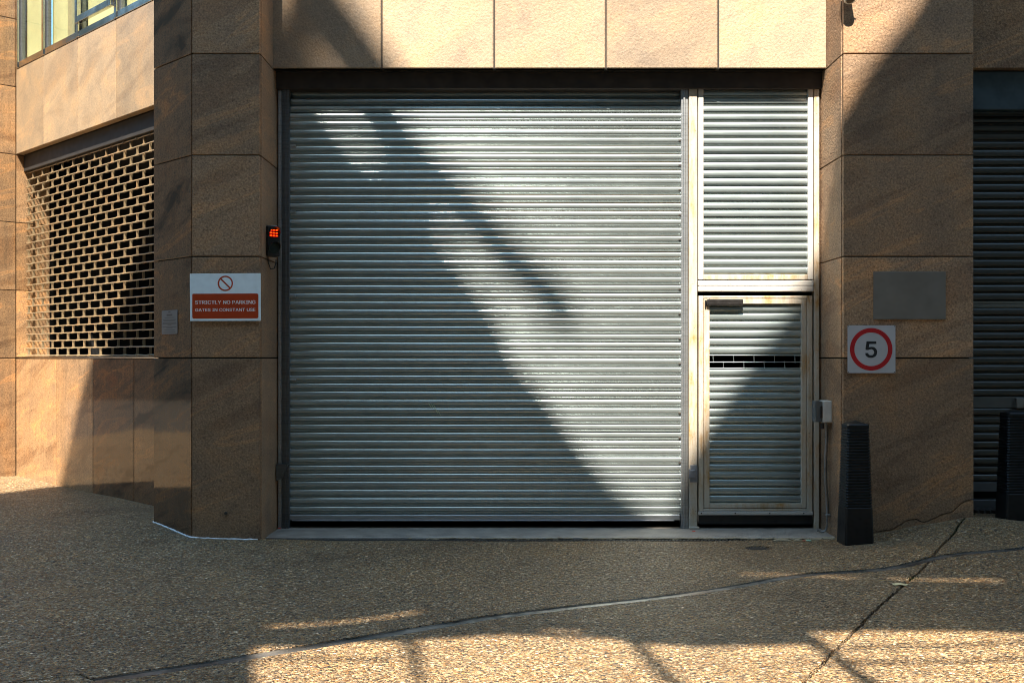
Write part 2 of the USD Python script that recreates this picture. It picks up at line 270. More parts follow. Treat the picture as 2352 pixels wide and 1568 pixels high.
def aggregate(name, tone, tint):
    t = np.array(tone)
    stones = [(0.0, (0.045, 0.042, 0.042)), (0.12, (0.10, 0.09, 0.08)), (0.22, (0.19, 0.105, 0.045)), (0.36, (0.235, 0.155, 0.08)), (0.52, (0.17, 0.125, 0.085)), (0.66, (0.27, 0.185, 0.10)), (0.78, (0.22, 0.19, 0.15)), (0.87, (0.38, 0.255, 0.115)), (0.94, (0.50, 0.44, 0.36)), (1.0, (0.68, 0.64, 0.58))]
    stones = [(a, tuple(np.array(c) * tint)) for a, c in stones]
    return mat(name, {
        'tc': ('texture_coordinate', {}), 'w': ('noise_texture', {'scale': 60.0, 'detail': 2.0}), 'ws': ('vector_math', {'math_type': 'scale', 'scale': 0.010}), 'wa': ('vector_math', {'math_type': 'add'}),
        'v': ('voronoi_texture', {'scale': 72.0, 'randomness': 1.0}), 've': ('voronoi_texture', {'scale': 72.0, 'feature': 'distance_to_edge'}),
        's': ('separate_xyz', {}), 'sr': ('rgb_ramp', {'ramp': stones, 'interpolate': False}),
        'v2': ('voronoi_texture', {'scale': 210.0}), 's2': ('separate_xyz', {}), 'sr2': ('rgb_ramp', {'ramp': [(0, tuple(t * 0.35)), (0.5, tuple(t)), (0.9, tuple(t * 1.5)), (1, tuple(t * 2.4))]}),
        'em': ('map_range', {'from_min': 0.03, 'from_max': 0.10, 'to_min': 0.0, 'to_max': 1.0}),
        'pk': ('map_range', {'from_min': 0.40, 'from_max': 0.44, 'to_min': 0.0, 'to_max': 1.0}), 'pm': ('math', {'math_type': 'multiply'}),
        'mx': ('mix_color', {}),
        'big': ('noise_texture', {'scale': 0.9, 'detail': 6.0, 'roughness': 0.6}), 'bigr': ('rgb_ramp', {'ramp': [(0.3, (0.76, 0.74, 0.73)), (0.5, (1, 1, 1)), (0.72, (1.18, 1.12, 1.02))]}),
        'mb': ('mix_color', {'blend_type': 'multiply', 'fac': 0.9, 'use_clamp': False}),
        'st': ('noise_texture', {'scale': 0.55, 'detail': 8.0, 'roughness': 0.68, 'distortion': 0.4}), 'str': ('rgb_ramp', {'ramp': [(0.34, (0.66, 0.64, 0.63)), (0.42, (1, 1, 1)), (0.60, (1, 1, 1)), (0.70, (1.16, 1.13, 1.07))]}), 'ms': ('mix_color', {'blend_type': 'multiply', 'fac': 1.0, 'use_clamp': False}),
        'gv': ('voronoi_texture', {'scale': 2.6}), 'gr': ('rgb_ramp', {'ramp': [(0.035, (0.45, 0.44, 0.43)), (0.055, (1, 1, 1))]}), 'mg': ('mix_color', {'blend_type': 'multiply', 'fac': 0.6}),
        'bh': ('map_range', {'from_min': 0.0, 'from_max': 0.30, 'to_min': 0.0, 'to_max': 1.0}), 'bm': ('math', {'math_type': 'multiply'}),
        'b': ('bump', {'strength': 0.9, 'distance': 0.006}), 'b2n': ('noise_texture', {'scale': 160.0, 'detail': 3.0}), 'b2': ('bump', {'strength': 0.6, 'distance': 0.002}),
        'p': ('principled_bsdf', {'roughness': 0.55, 'specular_ior_level': 0.35})},
        [('tc.object', 'w.vector'), ('w.color', 'ws.vector1'), ('tc.object', 'wa.vector1'), ('ws.vector', 'wa.vector2'),
         ('wa.vector', 'v.vector'), ('wa.vector', 've.vector'), ('v.color', 's.vector'), ('s.x', 'sr.fac'), ('wa.vector', 'v2.vector'), ('v2.color', 's2.vector'), ('s2.x', 'sr2.fac'),
         ('ve.distance', 'em.value'), ('s.y', 'pk.value'), ('em.result', 'pm.value1'), ('pk.result', 'pm.value2'), ('sr2.color', 'mx.a'), ('sr.color', 'mx.b'), ('pm.value', 'mx.fac'),
         ('tc.object', 'big.vector'), ('big.fac', 'bigr.fac'), ('mx.result', 'mb.a'), ('bigr.color', 'mb.b'), ('tc.object', 'st.vector'), ('st.fac', 'str.fac'), ('mb.result', 'ms.a'), ('str.color', 'ms.b'), ('wa.vector', 'gv.vector'), ('gv.distance', 'gr.fac'), ('ms.result', 'mg.a'), ('gr.color', 'mg.b'), ('mg.result', 'p.base_color'),
         ('ve.distance', 'bh.value'), ('bh.result', 'bm.value1'), ('pk.result', 'bm.value2'), ('tc.object', 'b2n.vector'), ('b2n.fac', 'b2.height'), ('b2.normal', 'b.normal'), ('bm.value', 'b.height'), ('b.normal', 'p.normal')])
AGG = aggregate('exposed_aggregate', (0.45, 0.31, 0.150), np.array([2.05, 1.78, 1.35]))
AGG2 = aggregate('greyer_aggregate', (0.38, 0.268, 0.146), np.array([1.95, 1.68, 1.35]))
SOIL = plain('dark_bedding', (0.05, 0.042, 0.032), 0.95, var=0.3, scale=30)

# ------------------------------------------------------------------ ground shape
HP = np.array([(-2.69, 8.95, .068), (-2.11, 8.95, .050), (-2.4, 8.8, .055), (-3.17, 9.43, .145), (-3.05, 9.31, .126), (-2.93, 9.19, .107), (-2.81, 9.07, .088), (-2.55, 8.95, .064), (-2.25, 8.95, .055), (-3.62, 10.75, .085), (-5.0, 12.2, .085), (-6.3, 13.4, .095), (-6.7, 13.2, .15), (-8.5, 13.5, .14), (-4.2, 10.2, .12),
               (-1.5, 9.0, .036), (0, 9.0, .034), (1.5, 9.0, .034), (2.5, 8.95, .038), (2.75, 8.75, .062), (3.05, 8.92, .108), (3.45, 8.92, .19), (3.87, 8.92, .265), (4.3, 9.2, .20), (5.2, 9.2, .26), (6.5, 9, .30), (3.5, 8.2, .16), (4.2, 8.0, .20),
               (-5, 8, .07), (-3, 7.5, .04), (-1, 7.5, .025), (1, 7.5, .03), (2.4, 7.6, .06), (-4, 5, .02), (-2, 5, .01), (0, 5, .01), (2, 5, .03), (3.4, 5.5, .07), (-3, 2, 0), (0, 2, 0), (3, 2, .02), (-10, 8, .08), (9, 7, .3), (0, -1, 0)])
def H(x, y):
    x, y = np.asarray(x, float), np.asarray(y, float)
    d2 = (x[..., None] - HP[:, 0]) ** 2 + (y[..., None] - HP[:, 1]) ** 2
    w = 1.0 / (d2 + 0.10) ** 2
    return (w * HP[:, 2]).sum(-1) / w.sum(-1)
def gpt(px, py):
    z = 0.05
    for _ in range(12):
        Y = (EYE - z) * F / (py - CY); x = X_(px, Y); z = 0.5 * z + 0.5 * float(H(x, Y))
    return np.array([x, Y, z])

# wing wall: plane X + Y = W; s runs along it to the right and towards the viewer, d goes into it
W0 = np.array([(37 - CX) / F * 13.4, 13.4, 0.0]); R2 = math.sqrt(0.5)
WM = frame(W0, (R2, -R2, 0), (R2, R2, 0))                    # local x = s, y = d, z = z
def s_of(px, d=0.0):
    c = W0[0] + W0[1] + d * 2 * R2; Y = c / (1 + (px - CX) / F)
    return (W0[1] + d * R2 - Y) / R2
COURSE = 0.85
ROWS = [1.58 + COURSE * k for k in range(0, 9)]

# ------------------------------------------------------------------ ground and pavement
def ground_grid():
    xs = np.unique(np.concatenate([np.linspace(-150, -16, 8), np.linspace(-16, 16, 81), np.linspace(16, 150, 8)]))
    ys = np.unique(np.concatenate([np.linspace(-150, -4, 8), np.linspace(-4, 18, 56), np.linspace(18, 150, 8)]))
    gx, gy = np.meshgrid(xs, ys, indexing='ij'); gz = H(gx, gy) - 0.045
    v = np.stack([gx, gy, gz], -1).reshape(-1, 3); n, m = gx.shape
    i, j = np.meshgrid(np.arange(n - 1), np.arange(m - 1), indexing='ij')
    q = np.stack([i * m + j, (i + 1) * m + j, (i + 1) * m + j + 1, i * m + j + 1], -1).reshape(-1, 4)
    return v, q
obj('ground', ground_grid(), SOIL, smooth=True, label='dark bedding under the pavement', kind='structure')

def wob(p0, p1, n, amp, seed):
    rng = np.random.default_rng(seed); t = np.linspace(0, 1, n)[:, None]; p = p0 + (p1 - p0) * t
    nrm = np.array([-(p1 - p0)[1], (p1 - p0)[0]]); nrm = nrm / np.linalg.norm(nrm)
    off = rng.normal(0, amp, n); off[0] = off[-1] = 0
    return p + off[:, None] * nrm
strip_px = [(215, 1563), (700, 1486), (1120, 1417), (1490, 1374), (1700, 1344), (1880, 1316), (2120, 1287), (2352, 1258)]
SP = np.array([gpt(*p)[:2] for p in strip_px])
SP = np.vstack([SP, SP[-1] + (SP[-1] - SP[-2]) * 3])
strip_line = sg.LineString(SP)
J1 = np.array([gpt(*p)[:2] for p in [(2240, 1179), (2140, 1280), (2097, 1325), (2010, 1402), (1930, 1480), (1845, 1568)]])
J1 = np.vstack([J1, J1[-1] + (J1[-1] - J1[-2]) * 6])
J1w = np.vstack([wob(J1[i], J1[i + 1], 22, 0.0035, i)[:-1] for i in range(len(J1) - 1)] + [J1[-1:]])
J2 = np.array([gpt(*p)[:2] for p in [(2093, 1329), (2352, 1367)]]); J2 = np.vstack([J2, J2[-1] + (J2[1] - J2[0]) * 4]); J2w = wob(J2[0], J2[-1], 60, 0.002, 11)
J3 = np.array([gpt(*p)[:2] for p in [(432, 1238), (230, 1270), (0, 1306)]]); J3 = np.vstack([J3, J3[-1] + (J3[2] - J3[1]) * 5]); J3w = np.vstack([wob(J3[i], J3[i + 1], 30, 0.0015, 20 + i) for i in range(3)])
J4 = np.array([gpt(*p)[:2] for p in [(213, 1561), (183, 1547), (100, 1558), (35, 1566)]]); J4 = np.vstack([J4, J4[-1] + (J4[-1] - J4[-2]) * 12]); J4w = np.vstack([wob(J4[i], J4[i + 1], 16, 0.003, 30 + i) for i in range(len(J4) - 1)])
J0 = np.vstack([SP[:1] + (SP[0] - SP[1]) / np.linalg.norm(SP[0] - SP[1]) * 0.01, SP[:1] + np.array([[-4.0, -4.5]])])
def ragged(line, w, seed, amp=0.003):
    g = sg.LineString(line).buffer(w / 2, cap_style='flat'); g = g.segmentize(0.05)
    rng = np.random.default_rng(seed)
    c = np.array(g.exterior.coords)[:-1]; c = c + rng.normal(0, amp, c.shape)
    return sg.Polygon(c).buffer(0)
cuts = unary_union([strip_line.buffer(0.050, cap_style='flat').segmentize(0.06), ragged(J1w, 0.021, 1, 0.0022), ragged(J2w, 0.009, 2, 0.002), ragged(J3w, 0.004, 3, 0.0008), ragged(J4w, 0.011, 4, 0.002)])
wing_c = W0[0] + W0[1]
area = sg.box(-15, -1.45, 13, 15)
chan_y0 = 9.005
hole = unary_union([sg.box(-2.16, chan_y0, 2.80, 15), sg.box(3.86, 9.44, 13, 15)])
drain_c = gpt(1741, 1257.5)[:2]
hole = hole.union(sg.Point(drain_c).buffer(0.105))
parts = area.difference(hole).difference(cuts)
pav = thing('pavement', 'brown exposed aggregate concrete pavement in large bays', kind='structure')
def bay_mesh(poly):
    polys = [np.array(poly.exterior.coords)[:-1]] + [np.array(r.coords)[:-1] for r in poly.interiors]
    cs = mf.CrossSection([p.tolist() for p in polys], mf.FillRule.EvenOdd)
    m = cs.extrude(0.040).refine_to_length(0.22).to_mesh()
    v, f = np.array(m.vert_properties[:, :3], float), np.array(m.tri_verts)
    v[:, 2] = v[:, 2] - 0.040 + H(v[:, 0], v[:, 1])
    return trimesh.Trimesh(v, f, process=False)
for g in sorted(getattr(parts, 'geoms', [parts]), key=lambda a: -a.area):
    if g.area < 0.004: continue
    c = g.representative_point()
    grey = g.distance(sg.Point(*gpt(150, 1220)[:2])) < 0.05 or g.distance(sg.Point(*gpt(2250, 1420)[:2])) < 0.05
    obj('concrete_bay', bay_mesh(g), AGG2 if grey else AGG, pav, smooth=30)

# steel strip crossing the pavement
st = thing('steel_edging_strip', 'worn steel edging strip running diagonally across the pavement', 'edging strip')
def ribbon(line, w0, w1, top, thick, step=0.15):
    ls = sg.LineString(line); n = max(2, int(ls.length / step)); P = np.array([ls.interpolate(t, normalized=True).coords[0] for t in np.linspace(0, 1, n)])
    t = np.gradient(P, axis=0); t /= np.linalg.norm(t, axis=1, keepdims=True); nr = np.stack([-t[:, 1], t[:, 0]], 1)
    V = []
    for p, q in zip(P, nr):
        a, b = p + q * w0, p + q * w1
        z = float(H(p[0], p[1]))
        V += [(a[0], a[1], z + top), (b[0], b[1], z + top), (b[0], b[1], z + top - thick), (a[0], a[1], z + top - thick)]
    Fc = []
    for i in range(n - 1):
        for k in range(4):
            a, b, c, d = i * 4 + k, i * 4 + (k + 1) % 4, (i + 1) * 4 + (k + 1) % 4, (i + 1) * 4 + k
            Fc += [[a, b, c], [a, c, d]]
    e = (n - 1) * 4
    Fc += [[0, 2, 1], [0, 3, 2], [e, e + 1, e + 2], [e, e + 2, e + 3]]
    m = trimesh.Trimesh(V, Fc, process=False); trimesh.repair.fix_normals(m); return m
from shapely.ops import substring
brk = [0.0] + [strip_line.project(sg.Point(*gpt(*p)[:2])) for p in [(705, 1485), (1490, 1374), (1900, 1313)]] + [strip_line.length]
for a, b in zip(brk[:-1], brk[1:]):
    ln = np.array(substring(strip_line, a + 0.002, b - 0.002).coords)
    sgm = obj('strip_segment', ribbon(ln, -0.036, 0.040, -0.008, 0.025), STRIP, st)
    obj('raised_lip', ribbon(ln, 0.0405, 0.0465, -0.003, 0.030), STRIP, sgm)

# ------------------------------------------------------------------ the granite building
bld = thing('granite_building', 'brown granite clad office building with a recessed loading bay', 'building')
def part(name, label=None, parent=bld): 
    x = UsdGeom.Xform.Define(stage, path_for(name, parent)).GetPrim()
    if label: tag(x, label)
    return x
GAP = 0.005
def slab(parent, a0, a1, z0, z1, M, m, th=0.04, c=0.004, name='stone_panel', proud=0.0):
    """panel in the local frame M: local x along the face, local y into the wall, z up"""
    b = cbox(a0 + GAP, a1 - GAP, -proud, th, z0 + GAP, z1 - GAP, c)
    return obj(name, moved(b, M), m, parent)
rngp = np.random.default_rng(3)
def courses(parent, a0, a1, M, m, rows, th=0.04, joints=(), c=0.004):
    for z0, z1 in zip(rows[:-1], rows[1:]):
        xs = [a0, *joints, a1]
        for x0, x1 in zip(xs[:-1], xs[1:]):
            slab(parent, x0, x1, z0, z1, M, m, th, c, proud=float(rngp.uniform(0, 0.0015)))
def core(poly, z0, z1, name, parent, m=MORTAR):
    e = trimesh.creation.extrude_polygon(poly, z1 - z0, engine='earcut'); e.apply_translation((0, 0, z0)); return obj(name, e, m, parent)
YF, YL, YB_, YS = 8.95, 9.43, 9.548, 9.62
XL, XR, XR2, XP = X_(597.5, YF), X_(1936, YF), X_(2237, YF), X_(440, YF)      # jambs and pier edges
LB = np.array([X_(440, YF) - 0.479, YF + 0.479])                                  # back corner of the left pier
rows = [-0.35] + ROWS
# left pier
pier = part('pier', 'octagonal granite pier left of the roller shutter')
core(sg.Polygon([(XP, YF), (XL, YF), (XL, 9.95), (-2.71, 9.90), tuple(LB)]).buffer(-0.030, join_style='mitre'), -0.4, 12, 'pier_core', pier, MORTAR_D)
courses(pier, XP, XL, frame((0, YF, 0), (1, 0, 0), (0, 1, 0)), GR, rows)
courses(pier, 0.0, 0.479 / R2, frame((XP - 0.479, YF + 0.479, 0), (R2, -R2, 0), (R2, R2, 0)), GP_SHADE, rows, c=0.002)
courses(pier, YF + 0.042, 9.90, frame((XL, 0, 0), (0, 1, 0), (-1, 0, 0)), GJ, rows, c=0.002)
courses(pier, 0, 0.62, frame((LB[0], LB[1], 0), (R2, R2, 0), (R2, -R2, 0)), GJ, rows)
# white sealant bead round the foot of the pier
ft = np.array([(LB[0] - .006, LB[1] + .0), (XP - .004, YF - .008), (XL - .02, YF - .008)])
bp = np.vstack([ft[0] + (ft[1] - ft[0]) * np.linspace(0, 1, 26)[:-1, None], ft[1] + (ft[2] - ft[1]) * np.linspace(0, 1, 24)[:, None]])
bp = np.column_stack([bp, H(bp[:, 0], bp[:, 1]) + 0.004 + rngp.normal(0, 0.001, len(bp))])
obj('sealant_bead', tube(bp, 0.0062 + rngp.normal(0, 0.0013, len(bp)), 8), SEAL, pier, smooth=40, label='white sealant line along the foot of the pier')
obj('bolt', moved(trimesh.creation.cylinder(0.013, 0.02, sections=12), trimesh.transformations.translation_matrix(at(519, 1178, YF - 0.006)) @ trimesh.transformations.rotation_matrix(math.pi / 2, (1, 0, 0))), IRON, pier)
# right pier
pier2 = part('pier', 'granite pier right of the steel door')
core(sg.box(XR + 0.03, YF + 0.03, XR2 - 0.03, 9.95), -0.4, 12, 'pier_core', pier2, MORTAR_D)
courses(pier2, XR, XR2, frame((0, YF, 0), (1, 0, 0), (0, 1, 0)), GR, ROWS)
crack = [at(*p, YF)[[0, 2]] for p in [(2205, 1250), (2225, 1222), (2263, 1213)]]
ck = [(3200 + x / 2.24, 1500 + y / 2.24) for x, y in [(700, 1400), (835, 1383), (960, 1300), (1040, 1292), (1110, 1322), (1250, 1262), (1370, 1222), (1440, 1152), (1500, 1122), (1600, 1100)]]
ck = [at(x / 1.7415, y / 1.7415, YF)[[0, 2]] for x, y in ck]
bottom = rect(XR + GAP, -0.35, XR2 - GAP, 1.58 - GAP)
ckl = sg.LineString([(XR - .2, ck[0][1] - 0.05)] + [tuple(p) for p in ck] + [(XR2 + .3, ck[-1][1] + .02)]).segmentize(0.03)
cc = np.array(ckl.coords); cc[:, 1] += rngp.normal(0, 0.003, len(cc)); ckl = sg.LineString(cc)
pieces = bottom.difference(ckl.buffer(0.0045))
for g in pieces.geoms:
    obj('stone_panel', extr(g, 0.04, frame((0, YF + 0.04, 0), (1, 0, 0), (0, 1, 0))), GR, pier2, **({'label': 'broken lower piece of the bottom stone panel'} if g.area < 0.6 else {}))
courses(pier2, 9.90 - 9.90, 9.90 - YF - 0.042, frame((XR, 9.90, 0), (0, -1, 0), (1, 0, 0)), GJ if False else GR, rows, c=0.002)
# lintel band over the bay
lin = part('lintel', 'pale granite lintel band above the shutter')
LM = frame((0, YL, 0), (1, 0, 0), (0, 1, 0))
Z0L = 4.134
jl = [X_(p, YL) for p in (877, 1135, 1392, 1650)]
xs = [XL - 0.02, *jl, XR + 0.02]
for z0, z1 in ((Z0L, 5.83), (5.83, 7.53), (7.53, 9.2)):
    for a, b in zip(xs[:-1], xs[1:]):
        slab(lin, a + .002, b - .002, z0, z1, LM, GF, 0.08, 0.007, proud=float(rngp.uniform(0, 0.002)))
obj('lintel_core', cbox(XL, XR, YL + 0.008, 9.9, Z0L + 0.005, 12, 0), MORTAR_D, lin)
obj('soffit_beam', cbox(XL, XR, YB_, 9.75, Z_(203.6, YB_), Z0L + 0.002, 0.002), BEAM, lin, label='dark beam under the lintel')
lin2 = part('lintel', 'granite lintel band above the right hand shutter')
for z0, z1 in ((Z0L, 5.83), (5.83, 7.53), (7.53, 9.2)):
    for k in range(5): slab(lin2, XR2 - 0.06 + k * 1.4, XR2 - 0.06 + (k + 1) * 1.4, z0, z1, LM, GR, 0.08, 0.006)
obj('lintel_core', cbox(XR2, 11, YL + 0.06, 9.9, Z0L + 0.02, 12, 0), MORTAR_D, lin2)
# the rooms behind
room = part('inner_room', 'unlit inside of the loading bay')
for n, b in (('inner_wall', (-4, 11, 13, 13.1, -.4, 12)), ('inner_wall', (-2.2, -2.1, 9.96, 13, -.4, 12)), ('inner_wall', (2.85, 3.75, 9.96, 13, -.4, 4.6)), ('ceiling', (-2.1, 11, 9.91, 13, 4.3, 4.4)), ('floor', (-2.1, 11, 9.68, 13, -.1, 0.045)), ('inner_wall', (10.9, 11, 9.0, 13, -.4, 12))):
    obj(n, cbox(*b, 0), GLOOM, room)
obj('upper_wall', [cbox(-2.6, 12, 8.97, 18, 12, 14.5, 0)], OPP2, bld)
# wing on the left
plinth = part('plinth', 'polished granite plinth of the angled left wing')
pj = [s_of(p) for p in (55, 129, 213.5, 307.5)]
pj = [0.0, *pj[1:], pj[-1] + 1.05, 4.9]
for a, b in zip(pj[:-1], pj[1:]): slab(plinth, a, b, -0.35, 1.575, WM, GP_SHADE if a > pj[2] - .01 else GP_LIT, 0.04, 0.0015)  # lit copy on the sunny panels, shaded copy on the rest
obj('plinth_core', moved(cbox(-0.02, 4.95, 0.03, 0.42, -0.4, 1.57, 0), WM), MORTAR_D, plinth)
obj('window_sill', moved(cbox(0.0, 4.95, -0.006, 0.42, 1.577, 1.597, 0.003), WM), STEEL, plinth)
left_pier = part('pier', 'tall sunlit granite pier at the left edge of the picture')
PM = frame(WM[:3, 3], (R2, R2, 0), (-R2, R2, 0))              # face s = 0 seen from the right: local x = d, local y = -s
courses(left_pier, -0.62, -0.002, PM, GP_LIT, rows, c=0.002)
courses(left_pier, 0.002, 0.42, PM, GP_LIT, rows[1:], c=0.002)
obj('pier_core', moved(cbox(-1.6, -0.035, -0.6, 0.40, -0.4, 12, 0), WM), MORTAR_D, left_pier)
fm = frame((WM @ [-1.6, -0.62, 0, 1])[:3], (R2, -R2, 0), (R2, R2, 0))
courses(left_pier, 0, 1.6, fm, GP_LIT, rows, joints=(0.8,))
for k in range(6):
    slab(left_pier, -8 + k * 1.05, -8 + (k + 1) * 1.05, -0.35, 6.5, WM, GP_SHADE)
obj('pier_core', moved(cbox(-8, -1.65, 0.03, 0.4, -0.4, 12, 0), WM), OPP2, left_pier)
spand = part('spandrel', 'sunlit granite band above the rolling grille')
sj = [s_of(p) for p in (99.3, 178, 266)]
SPT = 5.20
for a, b in zip([0, *sj, sj[-1] + 0.98, sj[-1] + 1.96], [*sj, sj[-1] + 0.98, sj[-1] + 1.96, 4.95]): slab(spand, a, b, 4.134, SPT, WM, GS, 0.09, 0.003)
obj('spandrel_core', moved(cbox(0, 4.95, 0.05, 0.40, 4.15, SPT, 0), WM), MORTAR_D, spand)
obj('header', moved(cbox(0.0, 4.95, 0.093, 0.16, 3.93, 4.13, 0.003), WM), HEAD, spand, label='dark metal header above the grille')
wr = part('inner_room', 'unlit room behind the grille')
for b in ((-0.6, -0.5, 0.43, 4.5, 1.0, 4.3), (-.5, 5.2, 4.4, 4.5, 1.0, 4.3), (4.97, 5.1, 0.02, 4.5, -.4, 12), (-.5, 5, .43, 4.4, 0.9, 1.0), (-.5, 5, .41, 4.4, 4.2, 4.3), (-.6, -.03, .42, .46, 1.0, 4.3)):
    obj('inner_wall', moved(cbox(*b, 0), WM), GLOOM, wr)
obj('upper_wall', moved(cbox(-1.6, 4.95, 0.1, 5, 7.3, 12.5, 0), WM), OPP2, spand)
# windows above the spandrel
wz0, wz1 = SPT + 0.008, 7.28
mull = [s_of(p) for p in ((44, 104.5, 181.5, 267))] if False else [0.045, *sj]
mull = mull + [sj[-1] + 0.98, sj[-1] + 1.96]
wt = part('window_rail', 'polished steel rails of the strip window')
obj('bottom_rail', moved(cbox(0.01, 4.9, 0.0, 0.07, wz0, wz0 + 0.075, 0.004), WM), STEEL, wt)
obj('top_rail', moved(cbox(0.01, 4.9, 0.0, 0.07, wz1 - 0.06, wz1, 0.004), WM), STEEL, wt)
for i, (a, b) in enumerate(zip(mull[:-1], mull[1:])):
    w = part('window', 'casement window standing slightly open' if i == 2 else None)
    obj('mullion', moved(cbox(a - 0.028, a + 0.028, -0.012, 0.075, wz0 + .002, wz1, 0.004), WM), STEEL, w)
    obj('inner_frame', moved(cbox(a + 0.029, a + 0.075, 0.022, 0.07, wz0 + 0.076, wz1 - 0.06, 0.003), WM), RAILD, w)
    if i == 2:
        fr = []
        x0, x1, z0, z1 = a + 0.035, b - 0.035, wz0 + 0.14, wz1 - 0.1
        for bx in ((x0, x0 + 0.06, z0, z1), (x1 - 0.06, x1, z0, z1), (x0 + .06, x1 - .06, z0, z0 + 0.075), (x0 + .06, x1 - .06, z1 - 0.06, z1)): fr.append(cbox(bx[0], bx[1], -0.05, 0.0, bx[2], bx[3], 0.004))
        obj('casement_frame', moved(trimesh.util.concatenate(fr), WM), STEEL, w)
        obj('pane', moved(cbox(x0 + .055, x1 - .055, -0.03, -0.024, z0 + .07, z1 - .055, 0), WM), GLASS, w)
    else:
        obj('pane', moved(cbox(a + 0.07, b - 0.03, 0.045, 0.051, wz0 + 0.07, wz1 - 0.055, 0), WM), GLASS, w)
    obj('blind', moved(cbox(a + 0.03, (a + (b - a) * (.62, .48, .97, .97, .97)[i]), 0.10, 0.104, wz0 - 0.0, wz1, 0), WM), BLIND, w)  # first two blinds stop short; the dark gap imitates a reflection
obj('back_wall', moved(cbox(0.0, 4.9, 0.55, 0.6, SPT - .2, 7.4, 0), WM), plain('room_wall', (0.30, 0.27, 0.17), 0.8), wt)

# ------------------------------------------------------------------ rolling grille of the left wing
gr = thing('rolling_grille', 'bronze brick pattern rolling grille over the left opening', 'grille')
GD, GP_S, RP = 0.125, 0.2984, 0.0884
z = 1.612; r = 0; plates = []
while z < 3.95:
    jit = rngp.normal(0, 0.0012, 40)
    n = 27; ss = np.linspace(0.01, 4.0, n)
    pts = np.array([(s, GD + 0.001 * math.sin(s * 9 + r), z + 0.0016 * math.sin(s * 21 + r * 2) ) for s in ss])
    pts = trimesh.transform_points(pts, WM)
    obj('grille_rod', tube(pts, 0.0070, 6), GRILLE, gr, smooth=50)
    off = (r % 2) * GP_S / 2 + 0.06
    k = 0
    while off + k * GP_S < 4.0:
        plates.append((off + k * GP_S + rngp.normal(0, 0.003), z, rngp.normal(0, 0.04))); k += 1
    z += RP; r += 1
ends = []
plates.sort(key=lambda p: -p[0] if p[0] < 3.75 else 99)
extra = []
for i, (s, zz, tilt) in enumerate(plates):
    b = cbox(-0.0022, 0.0022, -0.004, 0.023, -0.006, RP + 0.006, 0)
    b.apply_transform(WM @ trimesh.transformations.translation_matrix((s, GD, zz)) @ trimesh.transformations.rotation_matrix(tilt, (0, 0, 1)))
    b2 = trimesh.creation.box(extents=(0.018, 0.022, 0.021)); b2.apply_transform(WM @ trimesh.transformations.translation_matrix((s, GD, zz)))
    bb = trimesh.util.concatenate([b, b2])
    if i < 298: obj('link_plate', bb, GRILLE, gr)
    else: extra.append(bb)
if extra: obj('link_plates', extra, GRILLE, gr, kind='stuff')

# ------------------------------------------------------------------ slat profiles
_t = np.linspace(0, 1, 281); _th = np.radians(np.interp(_t, [0, .08, .22, .6, .76, 1.0], [46, 35, 20, 6, 1, -22]))
_y = np.concatenate([[0], np.cumsum(np.tan(_th[:-1]) * np.diff(_t))]) * 0.0445
YT = _y[::20] 
def slat_profile(p, bulge, ridge=True):
    pts = []
    a0, a1 = 0.955 * p, (0.43 if ridge else 0.22) * p
    for t in np.linspace(0, 1, 15):
        zz = a0 + (a1 - a0) * t
        pts.append((0.0035 - bulge / 0.0104 * YT[len(pts)] * (a0 - a1) / 0.0445, zz))
    if ridge:
        pts += [(0.0058, 0.415 * p), (0.0055, 0.385 * p)]
        for t in np.linspace(0, 1, 6): pts.append((0.004 - 0.0080 * math.sin(math.pi * (0.05 + 0.9 * t)), 0.375 * p - 0.135 * p * t))
        pts += [(0.0058, 0.228 * p), (0.0058, 0.205 * p)]
        for t in np.linspace(0, 1, 6): pts.append((0.004 - 0.0070 * math.sin(math.pi * (0.05 + 0.9 * t)), 0.195 * p - 0.125 * p * t))
        pts += [(0.0068, 0.055 * p), (0.0085, 0.0)]
    else:
        pts += [(0.006, 0.205 * p), (0.0055, 0.175 * p)]
        for t in np.linspace(0, 1, 5): pts.append((0.003 - 0.006 * math.sin(math.pi * (0.05 + 0.9 * t)), 0.17 * p - 0.10 * p * t))
        pts += [(0.008, 0.06 * p), (0.0085, 0.0)]
    pts += [(0.013, 0.0), (0.013, 0.985 * p), (0.0085, 0.985 * p)]
    return pts
def slats(parent, x0, x1, y, z0, z1, pitch, m, bulge=0.0104, ridge=True, seed=0, tilt=0.012, skip=(), ends=True, roll=0):
    rng = np.random.default_rng(seed); n = int(round((z1 - z0) / pitch)); pitch = (z1 - z0) / n
    base = xstrip(slat_profile(pitch, bulge, ridge), x0, x1)
    for k in range(n):
        if any(a <= z0 + (k + .5) * pitch <= b for a, b in skip): continue
        b = base.copy(); T = trimesh.transformations
        rz = rng.normal(0, 0.0004); ry = rng.normal(0, 0.00015)
        back = 0.0
        if roll and k >= n - roll: back = 0.018 * (k - (n - roll) + 1) ** 1.3
        b.apply_transform(T.translation_matrix((0, y + rng.normal(0, .0006) + back, z0 + k * pitch)) @ T.rotation_matrix(rz, (0, 0, 1)) @ T.rotation_matrix(ry, (0, 1, 0), ((x0 + x1) / 2, 0, 0)) @ T.rotation_matrix(rng.normal(0, tilt), (1, 0, 0), (0, 0, pitch / 2)))
        obj('slat', b, m, parent, smooth=38)

